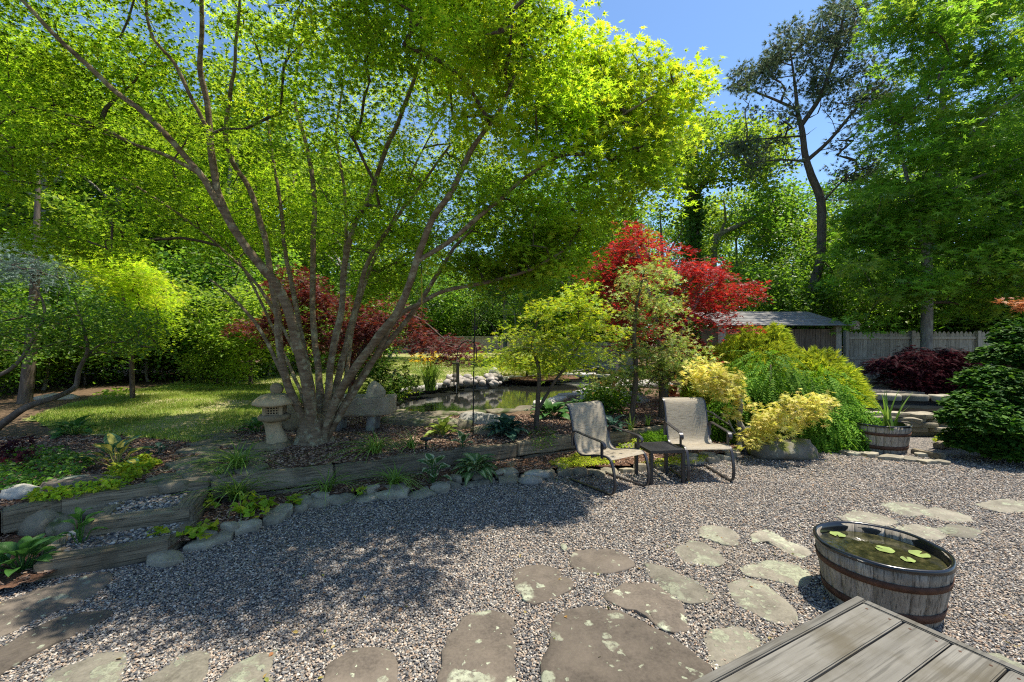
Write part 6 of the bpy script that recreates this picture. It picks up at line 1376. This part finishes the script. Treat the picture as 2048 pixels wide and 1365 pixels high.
# ------------------------------------------------------------------ hostas and small plants
def hosta_leaf(mat, name='leaf', wid=.36, curve=.9, pointy=1.0):
    V = []; UV = []; Fs = []; nr, nc = 9, 5
    for i in range(nr):
        t = i / (nr - 1); w_ = wid * (math.sin(math.pi * min(1, t ** .75 * .98 + .02)) ** .8) * (1 - .15 * t * pointy)
        if i == nr - 1: w_ = .004
        y = t * (1 - .10 * t); z = .42 * t - curve * .55 * t * t
        for j in range(nc):
            u = -1 + 2 * j / (nc - 1); V.append((u * w_, y, z + .10 * abs(u) * w_ / wid - .03 * math.sin(u * 9 + i))); UV.append((abs(u), t))
    for i in range(nr - 1):
        for j in range(nc - 1): Fs.append((i * nc + j, i * nc + j + 1, (i + 1) * nc + j + 1, (i + 1) * nc + j))
    me = mesh_py(name, V, Fs, mat, True); uvl = me.uv_layers.new(name='UVMap')
    for lp in me.loops: uvl.data[lp.index].uv = UV[lp.vertex_index]
    return me
HL = {
 'cream': [hosta_leaf(hosta_mat('cream_edge_leaf', (.06, .14, .035), (.50, .52, .30), .62), wid=.36, curve=.8)],
 'stripe': [hosta_leaf(hosta_mat('striped_leaf', (.38, .44, .20), (.09, .17, .045), .40), wid=.22, curve=1.25)],
 'blue': [hosta_leaf(hosta_mat('blue_leaf', (.045, .11, .075), (.05, .12, .08)), wid=.30, curve=1.0)],
 'lime': [hosta_leaf(hosta_mat('limegreen_leaf', (.26, .34, .04), (.22, .30, .04)), wid=.24, curve=1.0)],
 'gold': [hosta_leaf(hosta_mat('gold_centre_leaf', (.46, .42, .09), (.05, .13, .06), .52), wid=.30, curve=.7)],
 'green': [hosta_leaf(hosta_mat('plain_leaf', (.05, .14, .025), (.06, .16, .03)), wid=.30, curve=.9)],
 'lance': [hosta_leaf(hosta_mat('lance_leaf', (.08, .2, .03), (.09, .21, .03)), wid=.20, curve=.8)],
}
rh = random.Random(19)
def hosta(name, label, px_, py_, z, n, L, kind, spread=1.0, cat='hosta', upr=.55, stalk=.25):
    b = G(px_, py_, z); root = empty(name, b, label, cat); me = HL[kind][0]
    for i in range(n):
        t = i / n; q = i * 2.399 + rh.uniform(-.3, .3); out = (.15 + .85 * t) * spread; s = L * rh.uniform(.75, 1.15)
        p = Vector((math.cos(q) * out * L * .45, math.sin(q) * out * L * .45, L * stalk * 2.2 * (1 - t * .75)))
        lf = link('leaf', me, root, p, (R(upr * 70 * (1 - t) - 12 * t + rh.uniform(-12, 12)), rh.uniform(-.25, .25), q - math.pi / 2), (s, s, s))
    mb = MB()
    for i in range(n):
        c = [o for o in root.children][i]; mb.tube([(0, 0, -.02), c.location * .6 + Vector((0, 0, -.02)), c.location], .0045, 4, False)
    mb.build('stems', HL[kind][0].materials[0], root, True); return root
hosta('hosta', 'hosta with narrow cream striped arching leaves in front of the timber wall', 952, 950, .05, 34, .24, 'stripe', 1.25)
hosta('hosta', 'hosta with round cream edged green leaves left of the striped hosta', 866, 968, .05, 15, .155, 'cream', 1.7, stalk=.75)
hosta('hosta', 'large blue green hosta on the mulch near the pond', 1012, 872, .27, 38, .27, 'blue', 1.35)
hosta('hosta', 'yellow green hosta beside the pond slabs left of the hook pole', 886, 872, .27, 15, .24, 'lime', 1.1, upr=.8)
hosta('hosta', 'dark glossy hosta behind the thin lime maple stem', 1102, 838, .28, 22, .30, 'green', 1.3)
hosta('hosta', 'broad green hosta by the pond behind the left chair back', 1160, 828, .28, 20, .30, 'green', 1.3)
hosta('hosta', 'bluish hosta partly hidden by the left chair back', 1228, 862, .27, 12, .22, 'blue', 1.1)
hosta('hosta', 'hosta with yellow centred blue edged leaves above the lime ground cover', 232, 932, .28, 15, .25, 'gold', 1.7, stalk=.35)
hosta('hosta', 'small blue leaved hosta tuft right of the yellow centred hosta', 318, 905, .28, 8, .12, 'blue', 1.4)
hosta('broadleaf_plant', 'low dark green broad leaved plant at the bottom left corner', 45, 1138, .06, 22, .17, 'green', 1.8, 'plant', stalk=.3)
hosta('lance_plant', 'upright green weed with lance shaped leaves beside the grey boulder', 160, 1090, .08, 10, .13, 'lance', 1.2, 'plant', stalk=.8)
hosta('broadleaf_plant', 'dark green leafy plant under the trees at the lawn edge far left', 150, 868, .28, 16, .22, 'green', 1.8, 'plant')
hosta('broadleaf_plant', 'shaded green plant behind the lantern base', 515, 865, .28, 14, .20, 'green', 1.7, 'plant')
hosta('lily_tuft', 'small upright cream edged tuft below the shepherd hook', 925, 893, .28, 7, .15, 'cream', .8, 'plant', upr=1.0)
hosta('broadleaf_plant', 'dark low leaves at the pond end right of the variegated maple', 1385, 800, .3, 14, .30, 'green', 1.6, 'plant')

def blades(name, label, px_, py_, z, n, L, wid, spread, mat, cat='grass clump', lean=0.0, seed=0, arch=1.0, flowers=0, kind=None):
    b = G(px_, py_, z); rng = random.Random(seed); mb = MB(); root = empty(name, b, label, cat)
    tips = []
    for i in range(n):
        q = rng.uniform(0, 6.283); l = L * rng.uniform(.6, 1.1); sp = spread * rng.uniform(.25, 1.1); d = Vector((math.cos(q) + lean, math.sin(q), 0)); o = Vector((rng.gauss(0, .03), rng.gauss(0, .03), 0)) * (L * 2.2)
        side = Vector((-d.y, d.x, 0)).normalized(); V = []
        for k in range(6):
            t = k / 5; p = o + d * (sp * l * t ** 1.6) + Vector((0, 0, l * (t - arch * .62 * sp * t ** 2.4))); ww = wid * (1 - t ** 2) + .0006; p.z = max(p.z, .01); V += [p - side * ww + Vector((0, 0, ww * .5)), p, p + side * ww + Vector((0, 0, ww * .5))]
        mb.add(V, [f for k in range(5) for f in ((k * 3, k * 3 + 1, k * 3 + 4, k * 3 + 3), (k * 3 + 1, k * 3 + 2, k * 3 + 5, k * 3 + 4))]); tips.append(V[-2])
    mb.build('blades', mat, root, True)
    for i in range(flowers):
        t = rng.choice(tips); fb_ = MB(); c = Vector((t.x * .8, t.y * .8, L * rng.uniform(.8, 1.08)))
        for k in range(6):
            q = k * 1.047; e = Vector((math.cos(q), math.sin(q), .5 if k % 2 else -.35)) * .075; s_ = Vector((-math.sin(q), math.cos(q), 0)) * .03; fb_.add([Vector(), e * .6 + s_, e, e * .6 - s_], [(0, 1, 2, 3)])
        fb_.tube([(0, 0, -.2), (0, 0, 0)], .004, 4, False)
        fb_.build('flower', M['flower'], root, False, c)
    return root
BL = M['blade']
blades('grass_clump', 'large grassy clump with long pale blades in front of the wall by the steps', 478, 1000, .06, 90, .50, .007, 1.70, BL, seed=1, lean=-.2)
blades('grass_clump', 'long arching grass clump on the mulch below the stone lantern', 480, 942, .27, 80, .48, .007, 1.65, BL, seed=2, lean=-.35)
blades('grass_clump', 'sparse arching grass clump left of the timber joint below the maple', 655, 985, .06, 38, .40, .0055, 1.65, BL, seed=3)
blades('grass_clump', 'flat arching grass clump in front of the timber wall left of the cream edged hosta', 790, 972, .06, 60, .36, .006, 1.85, BL, seed=4, lean=-.25)
blades('grass_clump', 'dark grass clump on mulch right of the maple trunk', 752, 908, .28, 70, .42, .007, 1.75, BL, seed=5, lean=-.3)
blades('grass_clump', 'grass clump beside the black path light', 822, 898, .28, 46, .34, .006, 1.65, BL, seed=6)
blades('grass_clump', 'small tuft of grass at the lower left of the lantern path', 438, 955, .27, 26, .26, .004, 1.1, BL, seed=7)
blades('grass_clump', 'fine grass seedlings under the variegated maple', 1262, 862, .28, 24, .28, .005, .5, BL, seed=8)
blades('grass_clump', 'thin grass sprigs behind the right chair', 1296, 852, .28, 20, .24, .005, .5, BL, seed=9)
blades('dry_grass', 'wispy dry straw coloured grass right of the striped hosta', 1022, 938, .06, 34, .2, .002, 1.1, plain('straw', (.42, .33, .2), .9), seed=10)
blades('yellow_iris', 'clump of tall yellow irises on the far pond bank', 860, 782, .36, 170, .92, .015, .6, M['blade'], 'iris', seed=11, arch=.35, flowers=34)
blades('iris_blades', 'broad upright green blades growing from the right barrel planter', 1778, 862, .34, 16, .62, .018, .55, M['blade'], 'plant', seed=12, arch=.15)
blades('reed_tuft', 'pale reedy grass along the pond bank left of the irises', 820, 785, .36, 50, .35, .006, .8, M['grass'], 'grass clump', seed=13)
# leafy patches
rp_ = np.random.default_rng(61)
def patch(name, label, poly, z, n, size, mat, tmpl=OVAL6, hgt=.06, cat='plant', kind=None, tilt=.5):
    pp_ = [G(a, b, z) for a, b in poly]; xs_ = [p.x for p in pp_]; ys_ = [p.y for p in pp_]; pts = []
    while len(pts) < n:
        x, y = rp_.uniform(min(xs_), max(xs_)), rp_.uniform(min(ys_), max(ys_))
        if inpoly(np.array([x]), np.array([y]), [(p.x, p.y) for p in pp_])[0]:
            e = noise.noise(Vector((x * 5, y * 5, z))) * .5 + .7; pts.append((x, y, z + hgt * rp_.random() ** .6 * e))
    pts = np.array(pts); c = np.array([sum(xs_) / len(xs_), sum(ys_) / len(ys_), z]); nr = np.array([0, 0, 1.]) + rp_.normal(0, tilt, (n, 3)); dr = rp_.normal(0, 1, (n, 3)); dr[:, 2] *= .3
    o = link(name, leaf_mesh(name, pts - c, nr, dr, rp_.uniform(size[0], size[1], n), tmpl, mat), None, tuple(c)); tag(o, label, cat, kind=kind); return o
patch('ground_cover', 'spreading bright lime ground cover on the bed above the steps', [(50,1000),(120,985),(200,972),(225,945),(290,915),(320,930),(290,950),(235,985),(150,1000),(75,1010)], .27, 1500, (.03, .055), M['lime'], kind='stuff', hgt=.10)
patch('ground_cover', 'dark mixed low foliage at the left end of the mulch bed', [(-20,960),(20,915),(120,905),(190,930),(150,965),(60,985),(0,995)], .28, 1300, (.03, .06), M['broad_c'], kind='stuff', hgt=.14)
patch('red_seedling', 'dim dark red laceleaf foliage at the far left of the bed', [(-20,905),(60,900),(80,930),(0,945)], .3, 160, (.05, .09), M['purple'], STAR, .2, kind='stuff')
patch('ground_cover', 'creeping thyme patch between timber wall and slate edging by the left chair', [(1100,930),(1150,912),(1225,905),(1230,928),(1180,935),(1125,942)], .06, 3200, (.014, .028), M['gold'], kind='stuff', hgt=.07)
patch('mounded_herb', 'soft bright green feathery mound behind the side table', [(1280,890),(1300,872),(1335,866),(1365,880),(1370,900),(1320,905)], .06, 1500, (.05, .10), M['hem'], TUFT, .22, tilt=.3)
patch('mounded_herb', 'small leafy green plant behind the left end of the side table', [(1225,905),(1270,888),(1290,895),(1280,912)], .06, 340, (.03, .05), M['lime'], OVAL6, .14)
patch('ground_cover', 'pale creeping green patch under the side table', [(1280,930),(1350,915),(1420,912),(1410,925),(1340,935)], .05, 1100, (.014, .028), M['gold'], kind='stuff', hgt=.05)
patch('weed', 'yellow green epimedium weeds left of the lowest edging stones', [(360,1078),(400,1055),(440,1058),(420,1075),(380,1085)], .07, 46, (.045, .075), M['lime'], BROAD, .08)
patch('weed', 'large lime leaved weed in the lower bed beneath the pale grass clump', [(470,1030),(500,1010),(545,1012),(555,1025),(520,1040),(480,1042)], .07, 90, (.05, .085), M['lime'], BROAD, .16)
patch('weed', 'small yellow green seedling beside the grey edging stones right of the lime weed', [(570,1008),(590,1000),(605,1008),(580,1014)], .07, 26, (.045, .07), M['lime'], BROAD, .08)
patch('weed', 'tiny lime seedling on the step gravel', [(300,1068),(320,1060),(328,1070),(308,1078)], .11, 12, (.05, .07), M['lime'], BROAD, .07)
patch('weed', 'pale seedling at the right end of the upper step timber', [(405,1012),(420,1005),(430,1015),(412,1020)], .1, 16, (.04, .07), M['lime'], BROAD, .10)
patch('trailing_shrub', 'twiggy small leaved shrub hanging over the timber wall', [(1055,885),(1090,868),(1115,872),(1112,905),(1070,912)], .18, 520, (.018, .032), M['shrubm'], OVAL6, .22)
patch('weed', 'small green plant on the mulch in front of the trunk right of the joint', [(700,985),(720,978),(735,985),(715,992)], .06, 18, (.04, .06), M['lime'], BROAD, .06)
patch('weed', 'pair of low green seedlings on the far left mulch beyond the lawn', [(190,792),(260,785),(270,800),(205,805)], .3, 90, (.08, .13), M['broad_b'], OVAL6, .22)
patch('ground_cover', 'bright mixed weeds along the foot of the raised stone pond', [(1860,880),(1910,868),(1960,880),(1900,898)], .03, 500, (.03, .06), M['lime'], OVAL6, kind='stuff', hgt=.06)
patch('fallen_leaf', 'single fallen green leaf lying on the shaded gravel', [(372,1171),(378,1169),(380,1172),(374,1174)], .012, 1, (.05, .05), M['lime'], OVAL6, .004)
patch('yellow_shrub', 'yellow flowered low weeds along the pond rim left end', [(770,800),(800,790),(850,782),(800,800)], .36, 200, (.03, .05), M['lime'], OVAL6, .12)
nlf = 420; x_, y_ = gravel_pts(nlf * 3, 2.1, 6.5, rp_); kk2 = inpoly(x_, y_, front); x_, y_ = x_[kk2][:nlf], y_[kk2][:nlf]; nlf = len(x_)
o = link('fallen_leaves', leaf_mesh('fallen_leaves', np.stack([x_, y_, rp_.uniform(.008, .016, nlf)], 1), np.array([0, 0, 1.]) + rp_.normal(0, .35, (nlf, 3)), rp_.normal(0, 1, (nlf, 3)), rp_.uniform(.012, .032, nlf), OVAL6, foliage('dry_leaf', [(.22, .10, .04), (.32, .17, .07), (.14, .17, .03), (.36, .25, .12)], (1.2, 1.2, 1), .15))); o['kind'] = 'stuff'
# lawn blades
rl_ = np.random.default_rng(71)
def lawn_blades(nm, n, box, hgt, wd):
    x = rl_.uniform(box[0], box[1], n); y = rl_.uniform(box[2], box[3], n); k = inpoly(x, y, lawn2) & ~inpoly(x, y, pond2) & view_ok(x, y, .15)
    ng = np.array([noise.noise(Vector((a * .8, b * .8, 0))) for a, b in zip(x, y)]); k &= rl_.random(n) < np.clip(.75 + 1.2 * ng, .15, 1)
    x, y = x[k], y[k]; n = len(x); z = hz(x, y) + .015; q = rl_.random(n) * 6.28; l = hgt * rl_.uniform(.5, 1.2, n); ln = rl_.normal(0, .5, (n, 2)) * l[:, None]
    sx, sy = np.cos(q) * wd, np.sin(q) * wd
    V = np.stack([np.stack([x - sx, y - sy, z], 1), np.stack([x + sx, y + sy, z], 1), np.stack([x + ln[:, 0], y + ln[:, 1], z + l], 1)], 1).reshape(-1, 3)
    o = link(nm, mesh_np(nm, V, np.arange(n * 3).reshape(-1, 3), M['grass'])); o['kind'] = 'stuff'
lawn_blades('grass', 230000, (-10, -1, 5.6, 13), .05, .006)
lawn_blades('grass', 120000, (-14, 6, 12, 34), .07, .012)
# moss tufts and twigs on the mulch
print('objects', len(bpy.data.objects), 'tris', sum(len(m.polygons) for m in bpy.data.meshes))
